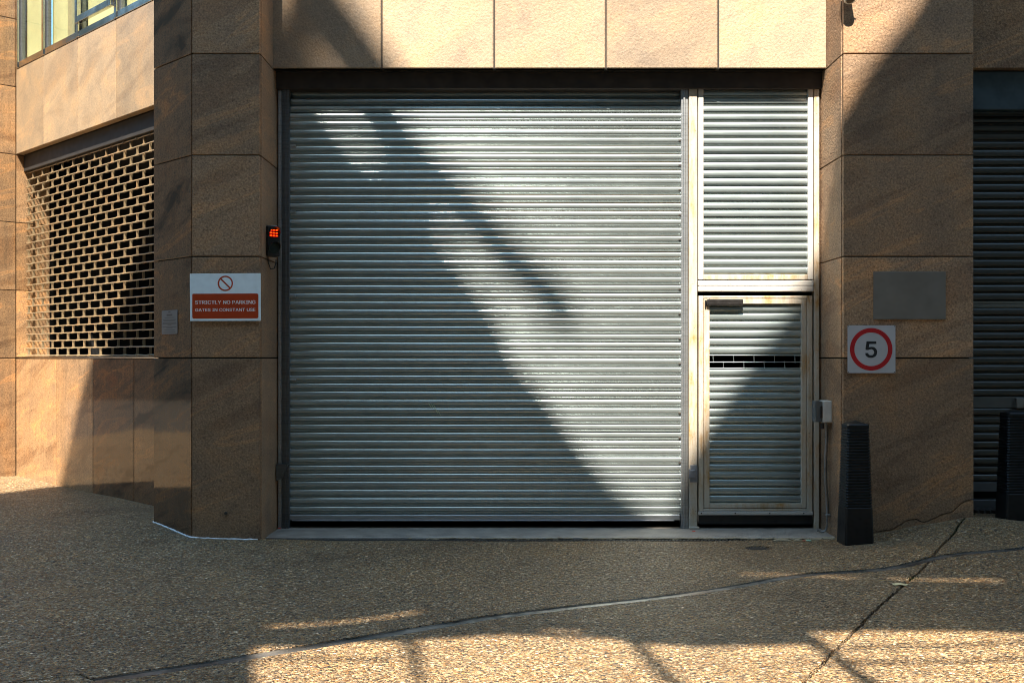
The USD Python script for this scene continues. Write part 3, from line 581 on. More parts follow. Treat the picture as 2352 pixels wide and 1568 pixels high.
# ------------------------------------------------------------------ main roller shutter
sh = thing('roller_shutter', 'wide galvanised roller shutter half in sun, closed to just above the sill', 'roller shutter')
sx0, sx1 = X_(664, YS), X_(1566, YS)
zb0, zb1 = Z_(1195, YS), Z_(1180.5, YS)
slats(sh, sx0, sx1, YS, zb1, Z_(203, YS), 0.0744, GALV, seed=1, roll=3)
obj('bottom_bar', [cbox(sx0, sx1 - 0.02, YS - 0.012, YS + 0.02, zb0 + 0.006, zb1 - 0.003, 0.003), cbox(sx0 + 0.03, sx1 - 0.07, YS - 0.020, YS + 0.02, zb0, zb0 + 0.0055, 0.001)], RAIL, sh)
gy = YS - 0.035
def rail(x0, x1, m, z0=0.05, z1=4.0, name='guide_rail'):
    w = x1 - x0
    obj(name, [cbox(x0, x0 + .28 * w, gy, gy + .08, z0, z1, .002), cbox(x0 + .285 * w, x0 + .62 * w, gy - .010, gy + .08, z0, z1, .004), cbox(x0 + .625 * w, x1, gy - 0.002, gy + .08, z0, z1, .002)], m, sh)
rail(X_(647.5, gy), X_(664.5, gy), RAILD)
obj('trim_strip', cbox(X_(639, gy), X_(646.5, gy), gy - .006, gy + .05, .05, 3.98, .002), RAIL, sh)
rail(X_(1564.5, gy), X_(1580, gy), RAIL)
lk = at(650, 1082, gy)
obj('lock_bracket', extr(sg.Polygon([(-.045, .07), (.055, .07), (-.0, -.06), (-.045, -.075)]), 0.07, frame((lk[0], gy - .008, lk[2]), (1, 0, 0), (0, 1, 0))), RAILD, sh)
for k in range(14):
    if k in (3, 8): continue
    zz = zb1 + 0.0744 * (6 + k * 3) + 0.01
    obj('end_lock', cbox(sx1 - 0.030, sx1 - 0.004, YS - 0.011, YS + .005, zz, zz + 0.016, .002), IRON, sh)

SCUFF = plain('pale_scuff', (0.34, 0.42, 0.26), 0.7)
sc_ = []
for k, (px, py) in enumerate(((988, 931), (993, 932), (998, 933), (1003, 944), (1009, 948))):
    p = at(px, py, YS - .0125); b = cbox(-.0022, .0022, -.002, .001, -.026, .026, .001)
    b.apply_transform(trimesh.transformations.translation_matrix(p) @ trimesh.transformations.rotation_matrix(-.5, (0, 1, 0))); sc_.append(b)
obj('scuff_marks', sc_, SCUFF, sh, label='small greenish scratches low on the shutter')
for px, py in ((672, 335), (672, 487), (672, 680), (672, 872)):
    p = at(px, py, YS - .009); obj('end_clip', cbox(p[0] - .028, p[0] + .03, p[1] - .004, p[1] + .006, p[2] - .010, p[2] + .010, .003), RAIL, sh)

# ------------------------------------------------------------------ steel pedestrian door with louvred panel above
dr = thing('steel_door', 'cream painted rusting steel door with slatted panel above it', 'door')
YD = 9.575
def fr(name, px0, px1, py0, py1, m=PAINT, y=YD, dep=0.06, parent=dr, c=0.004, **kw):
    return obj(name, cbox(X_(px0, y), X_(px1, y), y, y + dep, Z_(py1, y), Z_(py0, y), c), m, parent, **kw)
zt = 203.0
fr('post', 1582.5, 1601.5, zt, 1214, PAINT, YD - .004)
pf = fr('post_foot', 1583, 1606, 1209.5, 1214.5, PAINT, YD - .03, 0.05)
fr('post', 1870, 1882, zt, 1217, PAINT, YD - .002)
up = part('upper_panel', parent=dr)
fr('stile', 1604, 1616, zt, 642, PAINT_C, parent=up); fr('stile', 1856, 1868, zt, 642, PAINT_C, parent=up); fr('bottom_rail', 1616.4, 1855.6, 630.5, 642, PAINT, parent=up)
yu = YD + 0.035
slats(up, X_(1614, yu), X_(1858, yu), yu, Z_(631, yu), Z_(205, yu), 0.0715, GALV_D, bulge=0.011, ridge=False, seed=5, tilt=0.015)
fr('transom', 1604, 1869, 643.8, 655.8, PAINT_C, YD - .006); fr('transom', 1604, 1869, 657, 669.2, PAINT_C, YD - .006)
leaf = part('door_leaf', parent=dr)
fr('stile', 1605, 1616, 679, 1173, parent=leaf); fr('stile', 1854, 1866, 679, 1173, parent=leaf)
fr('top_rail', 1616.2, 1853.8, 679, 685, parent=leaf); fr('bottom_rail', 1616.2, 1853.8, 1168.4, 1173, parent=leaf)
fr('inner_stile', 1617, 1630, 686, 1166.6, parent=leaf, y=YD + .003); fr('inner_stile', 1841, 1853, 686, 1166.6, parent=leaf, y=YD + .003)
fr('inner_rail', 1630.2, 1840.8, 686, 698, parent=leaf, y=YD + .003); fr('inner_rail', 1630.2, 1840.8, 1155.5, 1166.6, parent=leaf, y=YD + .003)
seam = [cbox(X_(a, YD), X_(b, YD), YD + .022, YD + .04, Z_(d, YD), Z_(c, YD), 0) for a, b, c, d in ((1614, 1619, 684, 1169), (1851, 1856, 684, 1169), (1619.1, 1850.9, 684, 687), (1619.1, 1850.9, 1165, 1169.5))]
obj('rust_seam', seam, RUSTL, leaf, label='rusty seam inside the door frame')
zm0, zm1 = Z_(846, yu), Z_(816, yu)
slats(leaf, X_(1628, yu), X_(1843, yu), yu, zm1 + .004, Z_(699, yu), 0.072, GALV_D, bulge=0.011, ridge=False, seed=6, tilt=0.02)
slats(leaf, X_(1628, yu), X_(1843, yu), yu, Z_(1155, yu), zm0 - .003, 0.0722, GALV_D, bulge=0.011, ridge=False, seed=7, tilt=0.02)
mesh_p = part('vision_mesh', 'open wire slot across the door', parent=leaf)
zmid = (zm0 + zm1) / 2
for zz in (zm0, zmid, zm1):
    obj('wire', tube([(X_(1629, yu), yu, zz), (X_(1841.5, yu), yu, zz)], 0.0045, 6), GALV_D, mesh_p)
for i, px in enumerate((745, 985, 1225, 1465, 1705)):
    xx = X_((2600 + px / 2.94) / 1.7415, yu); obj('wire', tube([(xx, yu - .004, zmid - .008), (xx - .004, yu - .004, zm1 + .008)], 0.0035, 6), GALV_D, mesh_p)
for i, px in enumerate((865, 1105, 1345, 1585)):
    xx = X_((2600 + px / 2.94) / 1.7415, yu); obj('wire', tube([(xx, yu - .004, zm0 - .010), (xx - .004, yu - .004, zmid + .008)], 0.0035, 6), GALV_D, mesh_p)
ks = fr('kick_strip', 1604.5, 1867.5, 1174, 1182.5, PAINT_C, YD - .010, .03, leaf, label='pale kick strip with screws along the door foot')
for px in (1611, 1689, 1768, 1846, ):
    obj('screw', moved(trimesh.creation.cylinder(0.006, 0.006, sections=10), trimesh.transformations.translation_matrix(at(px, 1178, YD - .012)) @ trimesh.transformations.rotation_matrix(math.pi / 2, (1, 0, 0))), IRON, ks)
fr('brush_seal', 1605, 1866, 1183, 1203, BLACK, YD + .012, .02, leaf, c=0)
# closer
yc = YD - 0.024
cl = part('door_closer', 'dark grey door closer at the door top', parent=dr)
prof = rect(X_(1624, yc), Z_(700.5, yc), X_(1707, yc), Z_(687.5, yc), 0.008)
obj('closer_body', [extr(prof, 0.024, frame((0, yc + .024, 0), (1, 0, 0), (0, 1, 0))), cbox(X_(1626, yc), X_(1705, yc), yc - .003, yc + .01, Z_(692.5, yc), Z_(691, yc), .001), cbox(X_(1626, yc), X_(1705, yc), yc - .003, yc + .01, Z_(697, yc), Z_(695.5, yc), .001)], plain('closer_grey', (0.013, 0.011, 0.010), 0.45, metal=0.0, var=0.15), cl, smooth=40)
obj('closer_cap', cbox(X_(1619.5, yc), X_(1623.6, yc), yc + .004, yc + .024, Z_(704, yc), Z_(689, yc), .006), BLACK, cl)
# latch plate on the post
lp = part('latch_plate', 'grey latch plate on the left door post', parent=dr)
yl = YD - .008
obj('plate', cbox(X_(1585.5, yl), X_(1602, yl), yl, yl + .004, Z_(1107, yl), Z_(1067.5, yl), .001), PLATEG, lp)
obj('hinge', [cbox(X_(1583, yl), X_(1596, yl), yl - .012, yl - .001, Z_(1097, yl), Z_(1079, yl), .003), tube([(X_(1583, yl), yl - .008, Z_(1099, yl)), (X_(1583, yl), yl - .008, Z_(1077, yl))], .006, 8)], PLATEG, lp)

# threshold, channel drain, drain cover
th = thing('threshold_plate', 'worn grey ribbed steel threshold plate below the shutter and door', 'threshold')
zth = 0.050
obj('plate', cbox(-2.105, 2.77, 9.105, 9.70, -.05, zth, .004), THRESH, th)
ribs = []
for k in range(170):
    x = -2.09 + k * 0.0285
    b = cbox(-.004, .004, -.22, .22, 0, .0022, .001); b.apply_transform(trimesh.transformations.translation_matrix((x, 9.36, zth - .0005)) @ trimesh.transformations.rotation_matrix(-.32, (0, 0, 1))); ribs.append(b)
obj('raised_ribs', ribs, THRESH, th, kind='stuff')
crumb = []
e = np.linspace(-0.9, 2.72, 120)
for k, x in enumerate(e):
    if rngp.random() < 0.25 and x < 1: continue
    s = rngp.uniform(.012, .034); b = trimesh.creation.icosphere(1, 1.0); b.apply_scale((s * 1.3, .010 + .012 * max(0, x + .6) / 3, .006)); b.vertices += rngp.normal(0, .0015, b.vertices.shape); b.apply_translation((x, 9.095 + rngp.normal(0, .004), .042 + rngp.normal(0, .002))); crumb.append(b)
tag(obj('mortar_crumbs', crumb, MORTC), 'crumbled mortar along the front edge of the threshold', 'mortar', kind='stuff')
cd = thing('channel_drain', 'narrow slotted iron channel drain in front of the threshold', 'drain')
obj('channel', cbox(-2.16, 2.80, 9.008, 9.103, -.06, .018, 0), IRON, cd)
obj('edge_bar', [cbox(-2.16, 2.80, 9.008, 9.016, .018, .038, .001), cbox(-2.16, 2.80, 9.084, 9.092, .018, .038, .001)], IRON, cd)
for k in range(165):
    b = cbox(-.0085, .0085, -.034, .034, -.016, 0.003, .001)
    b.apply_transform(trimesh.transformations.translation_matrix((-2.14 + k * .0300, 9.05, .034)) @ trimesh.transformations.rotation_matrix(-.35, (0, 0, 1)))
    obj('drain_bar', b, IRON, cd)
dc = thing('drain_cover', 'small round hatched iron cover set in the pavement before the door', 'drain cover')
dz = float(H(*drain_c)) - .010
c0 = trimesh.creation.cylinder(.10, .03, sections=28); c0.apply_translation((*drain_c, dz - .015)); obj('cover', c0, IRON, dc)
for k in range(7):
    xx = -.075 + k * .025; h = math.sqrt(.095 ** 2 - xx ** 2)
    b = cbox(xx - .005, xx + .005, -h, h, 0, .006, .002); b.apply_transform(trimesh.transformations.translation_matrix((*drain_c, dz)) @ trimesh.transformations.rotation_matrix(.35, (0, 0, 1))); obj('rib', b, IRON, dc)

# ------------------------------------------------------------------ right shutter
rs = thing('roller_shutter', 'dark grey roller shutter in shade at the right edge', 'roller shutter')
rx0, rx1 = XR2 - 0.02, 7.6
obj('header_box', cbox(rx0, rx1, 9.50, 9.70, Z_(252, 9.5), 4.131, .006), BLUEBOX, rs, label='blue grey header box')
zl0, zl1, zm_0, zm_1 = Z_(936.5, YS), Z_(911, YS), Z_(707, YS), Z_(692, YS)
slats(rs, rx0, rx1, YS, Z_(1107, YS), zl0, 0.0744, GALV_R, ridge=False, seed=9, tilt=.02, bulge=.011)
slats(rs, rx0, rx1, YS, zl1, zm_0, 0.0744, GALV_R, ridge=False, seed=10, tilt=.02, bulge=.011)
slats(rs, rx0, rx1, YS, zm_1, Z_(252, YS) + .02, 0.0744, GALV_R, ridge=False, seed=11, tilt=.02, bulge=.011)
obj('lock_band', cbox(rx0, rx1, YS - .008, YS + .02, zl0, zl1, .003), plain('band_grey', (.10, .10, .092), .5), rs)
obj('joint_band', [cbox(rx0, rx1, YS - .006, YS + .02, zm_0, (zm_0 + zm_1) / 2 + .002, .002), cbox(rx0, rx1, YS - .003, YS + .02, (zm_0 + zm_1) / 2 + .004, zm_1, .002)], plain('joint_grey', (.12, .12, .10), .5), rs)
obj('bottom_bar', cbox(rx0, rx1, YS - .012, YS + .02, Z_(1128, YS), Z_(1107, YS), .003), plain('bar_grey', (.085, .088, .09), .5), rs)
lkx = at(2345, 920, YS)
obj('lock_case', [cbox(X_(2334, 9.58), X_(2350, 9.58), 9.57, YS - .008, Z_(937, 9.58), Z_(914, 9.58), .004), cbox(X_(2350.3, 9.58), X_(2362, 9.58), 9.58, YS - .008, Z_(935, 9.58), Z_(915, 9.58), .004)], plain('lock_grey', (.2, .19, .17), .4), rs)
sl = thing('shutter_sill', 'dark steel sill under the right hand shutter', 'sill')
obj('sill_plate', cbox(rx0, rx1, YS - .02, 9.75, .05, Z_(1147, YS - .02), .004), plain('sill_grey', (.07, .07, .07), .5), sl)
rg = thing('drain_grating', 'slanted bar iron drain grating before the right hand shutter', 'drain')
zg = 0.235
obj('channel', cbox(rx0, rx1, 9.42, 9.595, .0, zg - .04, 0), IRON, rg)
for k in range(70):
    b = cbox(-.013, .013, -.080, .080, -.03, 0, .003); b.apply_transform(trimesh.transformations.translation_matrix((rx0 + .03 + k * .052, 9.507, zg)) @ trimesh.transformations.rotation_matrix(.45, (0, 0, 1))); obj('grating_bar', b, IRON, rg)

# ------------------------------------------------------------------ signs
def text_fit(txt, x0, x1, zb, h, depth, track=0.0, bold=False):
    out, pen = [], 0.0
    for chx in txt:
        if chx == ' ': pen += h * 0.42; continue
        m = meshkit.text_mesh(chx, h, depth, bold); lo, hi = m.bounds[0][0], m.bounds[1][0]
        m.apply_translation((pen - lo, 0, 0)); m = trimesh.util.concatenate([m, m.copy().apply_translation((h * .025, 0, -.0001)), m.copy().apply_translation((-h * .025, 0, -.0002))]); out.append(m); pen += (hi - lo) + h * (0.13 + track)
    tot = pen - h * (0.13 + track); s = (x1 - x0) / tot
    res = []
    for m in out:
        v = m.vertices.copy(); v[:, 0] = x0 + v[:, 0] * s; v = np.stack([v[:, 0], -v[:, 2], v[:, 1] + zb], 1); m.vertices = v; res.append(m)
    return res
ys = YF - 0.022
ns = thing('no_parking_sign', 'white and red sign reading STRICTLY NO PARKING GATES IN CONSTANT USE', 'sign')
sc = 1.7415 * 7.128
def sx(zx): return X_((740 + zx / 7.128) / 1.7415, ys)
def sz(zy): return Z_((1080 + zy / 7.128) / 1.7415, ys)
SM = lambda y: frame((0, y, 0), (1, 0, 0), (0, 1, 0))
tilt = trimesh.transformations.rotation_matrix(-0.0035, (0, 1, 0), (sx(1150), ys, sz(770)))
def sobj(n, m, mt, p, T=tilt, **kw):
    m = trimesh.util.concatenate(m) if isinstance(m, list) else m
    return obj(n, moved(m, T), mt, p, **kw)
sobj('plate', extr(rect(sx(141), sz(1446), sx(2161), sz(94), .004), .003, SM(ys + .003)), WHITE, ns)
ringc = sg.Point(sx(1152), sz(380)); ro = (sx(1370) - sx(934)) / 2; ri = ro * 177 / 218
ring = ringc.buffer(ro, quad_segs=24).difference(ringc.buffer(ri, quad_segs=24))
bar = affinity.rotate(sg.box(ringc.x - ri * 1.02, ringc.y - (ro - ri) * .5, ringc.x + ri * 1.02, ringc.y + (ro - ri) * .5), -45, origin=(ringc.x, ringc.y))
sobj('prohibition_ring', extr(unary_union([ring, bar]), .0008, SM(ys)), RED, ns, label='red prohibition ring with diagonal bar')
sobj('red_panel', extr(rect(sx(204), sz(1378), sx(2090), sz(670), (sx(250) - sx(205))), .0008, SM(ys)), RED, ns)
sobj('lettering', [moved(m, frame((0, ys - .0008, 0), (1, 0, 0), (0, 1, 0))) for m in text_fit('STRICTLY NO PARKING', sx(293), sx(2007), sz(966), sz(866) - sz(966), .0007, .03)], LETTER, ns, label='white lettering STRICTLY NO PARKING')
sobj('lettering', [moved(m, frame((0, ys - .0008, 0), (1, 0, 0), (0, 1, 0))) for m in text_fit('GATES IN CONSTANT USE', sx(293), sx(2003), sz(1177), sz(1090) - sz(1177), .0007, .03)], LETTER, ns, label='white lettering GATES IN CONSTANT USE')
ys5 = YF - 0.014
sp = thing('speed_sign', 'square grey white speed limit sign with a red ring and black 5', 'sign')
def tx(zx): return X_((3200 + zx / 2.614) / 1.7415, ys5)
def tz(zy): return Z_((900 + zy / 2.614) / 1.7415, ys5)
obj('plate', extr(rect(tx(498), tz(1546), tx(998), tz(1048), .006), .003, SM(ys5 + .003)), SIGNGREY, sp)
c5 = sg.Point(tx(744), tz(1298)); r5 = (tx(966) - tx(522)) / 2
obj('red_ring', extr(c5.buffer(r5, quad_segs=28).difference(c5.buffer(r5 * .79, quad_segs=28)), .0008, SM(ys5)), RED2, sp)
n5 = meshkit.text_mesh('5', 1.0, .0008, True); b5 = n5.bounds; v = n5.vertices.copy()
v[:, 0] = tx(683) + (v[:, 0] - b5[0][0]) / (b5[1][0] - b5[0][0]) * (tx(808) - tx(683)); v[:, 1] = tz(1387) + (v[:, 1] - b5[0][1]) / (b5[1][1] - b5[0][1]) * (tz(1215) - tz(1387))
n5.vertices = np.stack([v[:, 0], ys5 - v[:, 2], v[:, 1]], 1); obj('numeral', n5, INK, sp, label='black numeral 5')
for zx, zy in ((508, 1058), (988, 1058), (508, 1536), (988, 1536)):
    obj('screw', moved(trimesh.creation.cylinder(.0035, .003, sections=10), trimesh.transformations.translation_matrix((tx(zx), ys5 - .0015, tz(zy))) @ trimesh.transformations.rotation_matrix(math.pi / 2, (1, 0, 0))), IRON, sp)
yp = YF - .012
bpq = thing('blank_plate', 'blank dull grey metal plate on the granite above the speed sign', 'metal plate')
obj('plate', cbox(X_(2006.6, yp), X_(2172.5, yp), yp, yp + .012, Z_(733.2, yp), Z_(623.6, yp), .0015), PLAQUE, bpq)
# small notice on the angled face of the left pier
PF = frame((XP, YF, 0), (R2, -R2, 0), (R2, R2, 0))
def s_pf(px):
    k = (px - CX) / F; c = XP + YF; Y = c / (1 + k); return (YF - Y) / R2
def z_pf(px, py):
    k = (px - CX) / F; Y = (XP + YF) / (1 + k); return Z_(py, Y)
nt = thing('notice_plate', 'small grey notice with lines of dark print on the angled pier face', 'notice')
a0, a1 = s_pf(650.5 / 1.7415), s_pf(712.8 / 1.7415); nz0, nz1 = z_pf(712.8 / 1.7415, 1335 / 1.7415), z_pf(712.8 / 1.7415, 1238.8 / 1.7415)
obj('plate', extr(rect(a0, nz0, a1, nz1, .012), .004, PF @ trimesh.transformations.translation_matrix((0, -.004, 0))), PLQ, nt)
for fy, fw, hh in ((.93, .14, .010), (.80, .36, .016), (.69, .62, .005), (.60, .85, .005), (.56, .75, .005), (.47, .85, .005), (.43, .9, .005), (.39, .25, .005), (.30, .9, .005), (.26, .4, .005), (.17, .65, .005), (.08, .75, .005)):
    m_, w_ = (a0 + a1) / 2, (a1 - a0) * fw / 2; zz = nz0 + (nz1 - nz0) * fy
    obj('print_line', extr(rect(m_ - w_, zz - hh / 2, m_ + w_, zz + hh / 2), .0006, PF @ trimesh.transformations.translation_matrix((0, -.008, 0))), PLQT, nt)

# ------------------------------------------------------------------ signal light
tl = thing('signal_light', 'small black signal light with red lamp lit beside the shutter', 'signal light')
yaw = math.radians(30)
tc_ = np.array([X_(626, 9.2), 9.2, 0.0]); zt0, zt1 = Z_(589, 9.2), Z_(519, 9.2)
# local: x across the face, y into the box, faces down-street to the right
TM = frame(tc_, (math.cos(yaw), math.sin(yaw), 0), (-math.sin(yaw), math.cos(yaw), 0))
hw = 0.058
obj('housing', moved(cbox(-hw, hw, -.03, .075, zt0, zt1, .008), TM), BLACK, tl, smooth=30)
hh = (zt1 - zt0)
def visor(zc):
    prof = []
    for t in np.linspace(-0.35, math.pi + .35, 15): prof.append((0.050 * math.cos(t), zc + .052 * math.sin(t)))
    V, Fc = [], []
    for i, (x, z_) in enumerate(prof):
        top = (math.sin(np.linspace(-0.35, math.pi + .35, 15)[i]) + .4) / 1.4
        V += [(x, -.03, z_), (x, -.03 - .012 - .075 * max(0, top), z_), (x * .93, -.03, zc + (z_ - zc) * .93), (x * .93, -.03 - .012 - .075 * max(0, top), zc + (z_ - zc) * .93)]
    for i in range(len(prof) - 1):
        a, b = 4 * i, 4 * i + 4
        for q in ((a, a + 1, b + 1, b), (a + 2, b + 2, b + 3, a + 3), (a + 1, a + 3, b + 3, b + 1)): Fc += [[q[0], q[1], q[2]], [q[0], q[2], q[3]]]
    m = trimesh.Trimesh(V, Fc, process=False); return moved(m, TM)
zr, zg_ = zt0 + hh * .74, zt0 + hh * .26
for zc, lm, nm in ((zr, LENSR, 'red_lens'), (zg_, LENSD, 'green_lens')):
    obj('visor', visor(zc), BLACK, tl)
    c_ = trimesh.creation.cylinder(.047, .01, sections=24); c_.apply_transform(TM @ trimesh.transformations.translation_matrix((0, -.031, zc)) @ trimesh.transformations.rotation_matrix(math.pi / 2, (1, 0, 0)))
    ln = obj(nm, c_, lm, tl, label='lit red lamp' if nm == 'red_lens' else 'unlit dark green lamp')
    if nm == 'red_lens':
        for i in range(3):
            for j in range(3):
                x, z_ = (i - 1) * .0255, (j - 1) * .024 + .004
                b = cbox(x - .0115, x + .0115, -.0385, -.035, zc + z_ - .0065, zc + z_ + .0065, .002); obj('lamp_diode', moved(b, TM), LEDM, ln)
                b = trimesh.creation.icosphere(1, .0048); b.apply_transform(TM @ trimesh.transformations.translation_matrix((x, -.0395, zc + z_ + .002))); obj('lamp_diode', b, LEDH, ln)
cb = [(-.03, .03, zt0), (-.028, .03, zt0 - .05), (-.005, .04, zt0 - .105), (.03, .05, zt0 - .10), (.05, .06, zt0 - .05), (.052, .07, zt0 - .02)]
cb = trimesh.transform_points(np.array(cb), TM); ts = np.linspace(0, 1, len(cb)); cbs = np.array([[np.interp(t, ts, cb[:, k]) for k in range(3)] for t in np.linspace(0, 1, 16)])
obj('cable', tube(cbs, .0045, 6), BLACK, tl, smooth=50)
obj('top_bracket', moved(cbox(-.01, .04, .0, .05, zt1, zt1 + .006, .002), TM), RAIL, tl)

# ------------------------------------------------------------------ camera on the right pier
cv = thing('security_camera', 'white security camera mounted high on the right pier', 'security camera')
ax = np.array([0.10, -0.50, -0.86]); ax /= np.linalg.norm(ax)
cc0 = at(3401 / 1.7415, 2.0 / 1.7415, 8.852)
def along(r0, r1, l0, l1, sec=24): 
    c = trimesh.creation.cylinder(1.0, 1.0, sections=sec); v = c.vertices; rr = np.where(v[:, 2] > 0, r1, r0); c.vertices = np.stack([v[:, 0] * rr, v[:, 1] * rr, np.where(v[:, 2] > 0, l1, l0)], 1)
    ez = ax; ex = np.cross([0, 0, 1], ez); ex /= np.linalg.norm(ex); ey = np.cross(ez, ex)
    c.apply_transform(frame(cc0, ex, ey, ez)); return c
obj('body', [along(.040, .049, -.15, -.012), along(.049, .044, -.012, .0)], CCTV, cv, smooth=40)
obj('lens', along(.034, .030, .0, .004), GLASSB, cv)
obj('bracket', [tube([cc0 - ax * .15, cc0 - ax * .15 + (0, .01, .05), (cc0[0], YF + .001, cc0[2] + .22)], .018, 10)], CCTV, cv, smooth=40)
obj('adjusting_screw', tube([cc0 - ax * .02 + (.045, 0, -.0), cc0 - ax * .02 + (.062, 0, -.006)], .005, 8), IRON, cv)

# ------------------------------------------------------------------ switch box and conduit on the right jamb
sb = thing('switch_box', 'white electrical switch box with smoky lid on the right jamb', 'switch box')
yb = 9.24
zb_0, zb_1 = Z_(970, yb), Z_(920, yb)
obj('backing_plate', cbox(XR - .004, XR, yb - .03, yb + .16, zb_0 - .01, zb_1 + .03, .001), GJ, sb)
obj('box', cbox(X_(1890, yb), XR - .004, yb, yb + .13, zb_0, zb_1, .006), BOXW, sb)
obj('lid', cbox(X_(1873.5, yb), X_(1889.3, yb), yb + .01, yb + .12, zb_0 + .004, zb_1 - .004, .004), LIDG, sb)
obj('switch', cbox(X_(1884, yb), X_(1889.4, yb), yb - .001, yb + .07, zb_0 + .04, zb_1 - .045, .003), BLACK, sb)
obj('gland', moved(trimesh.creation.cylinder(.016, .05, sections=14), trimesh.transformations.translation_matrix((X_(1889, yb + .02), yb + .02, zb_0 - .03))), BLACK, sb)
cp = [(X_(3200 / 1.7415 + px / 2.24 / 1.7415, yb + .06), yb + .06, Z_(1500 / 1.7415 + py / 2.24 / 1.7415, yb + .06)) for px, py in ((236, 425), (235, 560), (229, 700), (226, 850), (230, 1000), (240, 1150), (243, 1280), (240, 1350), (225, 1392), (190, 1402), (155, 1388))]
cp = np.array(cp); tt = np.linspace(0, 1, 260); ts = np.concatenate([[0], np.cumsum(np.linalg.norm(np.diff(cp, axis=0), axis=1))]); ts /= ts[-1]
from scipy.interpolate import CubicSpline
cpp = CubicSpline(ts, cp)(tt)
cdt = thing('conduit', 'flexible metal conduit running down the jamb from the switch box', 'conduit')
obj('hose', tube(cpp, 0.0085 + 0.0018 * (np.arange(260) % 2), 8), CONDUIT, cdt, smooth=60)
jj = np.argmin(abs(cpp[:, 2] - Z_((1500 + 1250 / 2.24) / 1.7415, yb + .06)))
obj('clip', cbox(cpp[jj][0] - .012, cpp[jj][0] + .026, cpp[jj][1] - .014, cpp[jj][1] + .01, cpp[jj][2] - .009, cpp[jj][2] + .009, .003), RAIL, cdt)
obj('earth_wire', tube(np.array([(p[0] + .022, p[1] + .03, p[2]) for p in cpp[5:215:6]]), .003, 6), BLACK, cdt)

# ------------------------------------------------------------------ bollards
def bollard(w_top, w_bot, h, ribs_from):
    def ring_(w, z, c):
        a = w / 2; k = c
        return [(x, y, z) for x, y in ((-a + k, -a), (a - k, -a), (a, -a + k), (a, a - k), (a - k, a), (-a + k, a), (-a, a - k), (-a, -a + k))]
    lev = []
    def wat(z): return w_bot + (w_top - w_bot) * z / h
    lev.append((wat(-.25), -.25)); lev.append((wat(ribs_from) , ribs_from - .006)); 
    n = 27; zs = np.linspace(ribs_from, h - .065, n + 1); p = zs[1] - zs[0]
    lev.append((wat(ribs_from) - .012, ribs_from))
    for i in range(n):
        z = zs[i]
        lev += [(wat(z) - .014, z + .04 * p), (wat(z) - .004, z + .22 * p), (wat(z) - .0005, z + .5 * p), (wat(z) - .004, z + .78 * p), (wat(z) - .014, z + .96 * p)]
    z = h - .065
    lev += [(wat(z) - .002, z + .004), (wat(h) + .001, h - .034), (wat(h) - .010, h - .028)]
    V = []; 
    for w, z in lev: V += ring_(w, z, .014)
    V.append((0, 0, h)); top = len(V) - 1; n = len(lev); Fc = []
    for i in range(n - 1):
        for k in range(8):
            a, b, c, d = i * 8 + k, i * 8 + (k + 1) % 8, (i + 1) * 8 + (k + 1) % 8, (i + 1) * 8 + k
            Fc += [[a, b, c], [a, c, d]]
    for k in range(8): Fc.append([(n - 1) * 8 + k, (n - 1) * 8 + (k + 1) % 8, top])
    return V, Fc, n
V, Fc, nl = bollard(.176, .236, 1.0, .30)
Fc = np.array(Fc); cap_from = (nl - 3) * 16
def sub(f):
    return trimesh.Trimesh(np.array(V), f, process=False)
b1 = thing('bollard', 'black ribbed bollard with pyramid cap before the right pier', 'bollard', 'ribbed bollards')
obj('base', sub(Fc[:32]), BOLL, b1, smooth=20); obj('ribbed_shaft', sub(Fc[32:cap_from]), BOLL, b1, smooth=20); obj('cap', sub(Fc[cap_from:]), BOLL, b1, smooth=20)
bx, by = X_(1976, 8.72) - .042, 8.72
UsdGeom.Xformable(b1).AddTranslateOp().Set(Gf.Vec3d(bx, by, 0.072))
b2 = UsdGeom.Xform.Define(stage, path_for('bollard')); b2.GetPrim().GetReferences().AddInternalReference(b1.GetPath()); b2.GetPrim().SetInstanceable(True)
tag(b2.GetPrim(), 'black ribbed bollard cut off by the right edge, before the dark shutter', 'bollard', 'ribbed bollards')
UsdGeom.Xformable(b2).ClearXformOpOrder(); 
op = [o for o in UsdGeom.Xformable(b2).GetOrderedXformOps()]
b2.GetPrim().CreateAttribute('xformOp:translate', Sdf.ValueTypeNames.Double3).Set(Gf.Vec3d(X_(2319, 8.95) + .09, 9.06, 0.145))
b2.GetPrim().CreateAttribute('xformOpOrder', Sdf.ValueTypeNames.TokenArray).Set(['xformOp:translate'])

# ------------------------------------------------------------------ litter, leaf, moss
lf = gpt(2067, 1343)
ang = np.linspace(0, 2 * math.pi, 22, endpoint=False)
lv = [(0, 0, .010)] + [(.052 * math.cos(a), .034 * math.sin(a) * (1 - .25 * math.cos(a)), .004 + .006 * math.cos(2 * a) ** 2) for a in ang]
lfm = trimesh.Trimesh(lv + [(a, b, c - .001) for a, b, c in lv], [[0, 1 + k, 1 + (k + 1) % 22] for k in range(22)] + [[23, 24 + (k + 1) % 22, 24 + k] for k in range(22)] + [q for k in range(22) for q in ([1 + k, 24 + k, 24 + (k + 1) % 22], [1 + k, 24 + (k + 1) % 22, 1 + (k + 1) % 22])], process=False)
lfm.apply_transform(trimesh.transformations.translation_matrix(lf) @ trimesh.transformations.rotation_matrix(-.25, (0, 0, 1)))
lt = thing('fallen_leaf', 'pale yellow fallen leaf beside the joint in the pavement', 'leaf')
obj('blade', lfm, LEAF, lt, smooth=40); obj('stalk', tube([lf + (.05, -.012, .006), lf + (.075, -.022, .008)], .0015, 5), LEAF, lt)
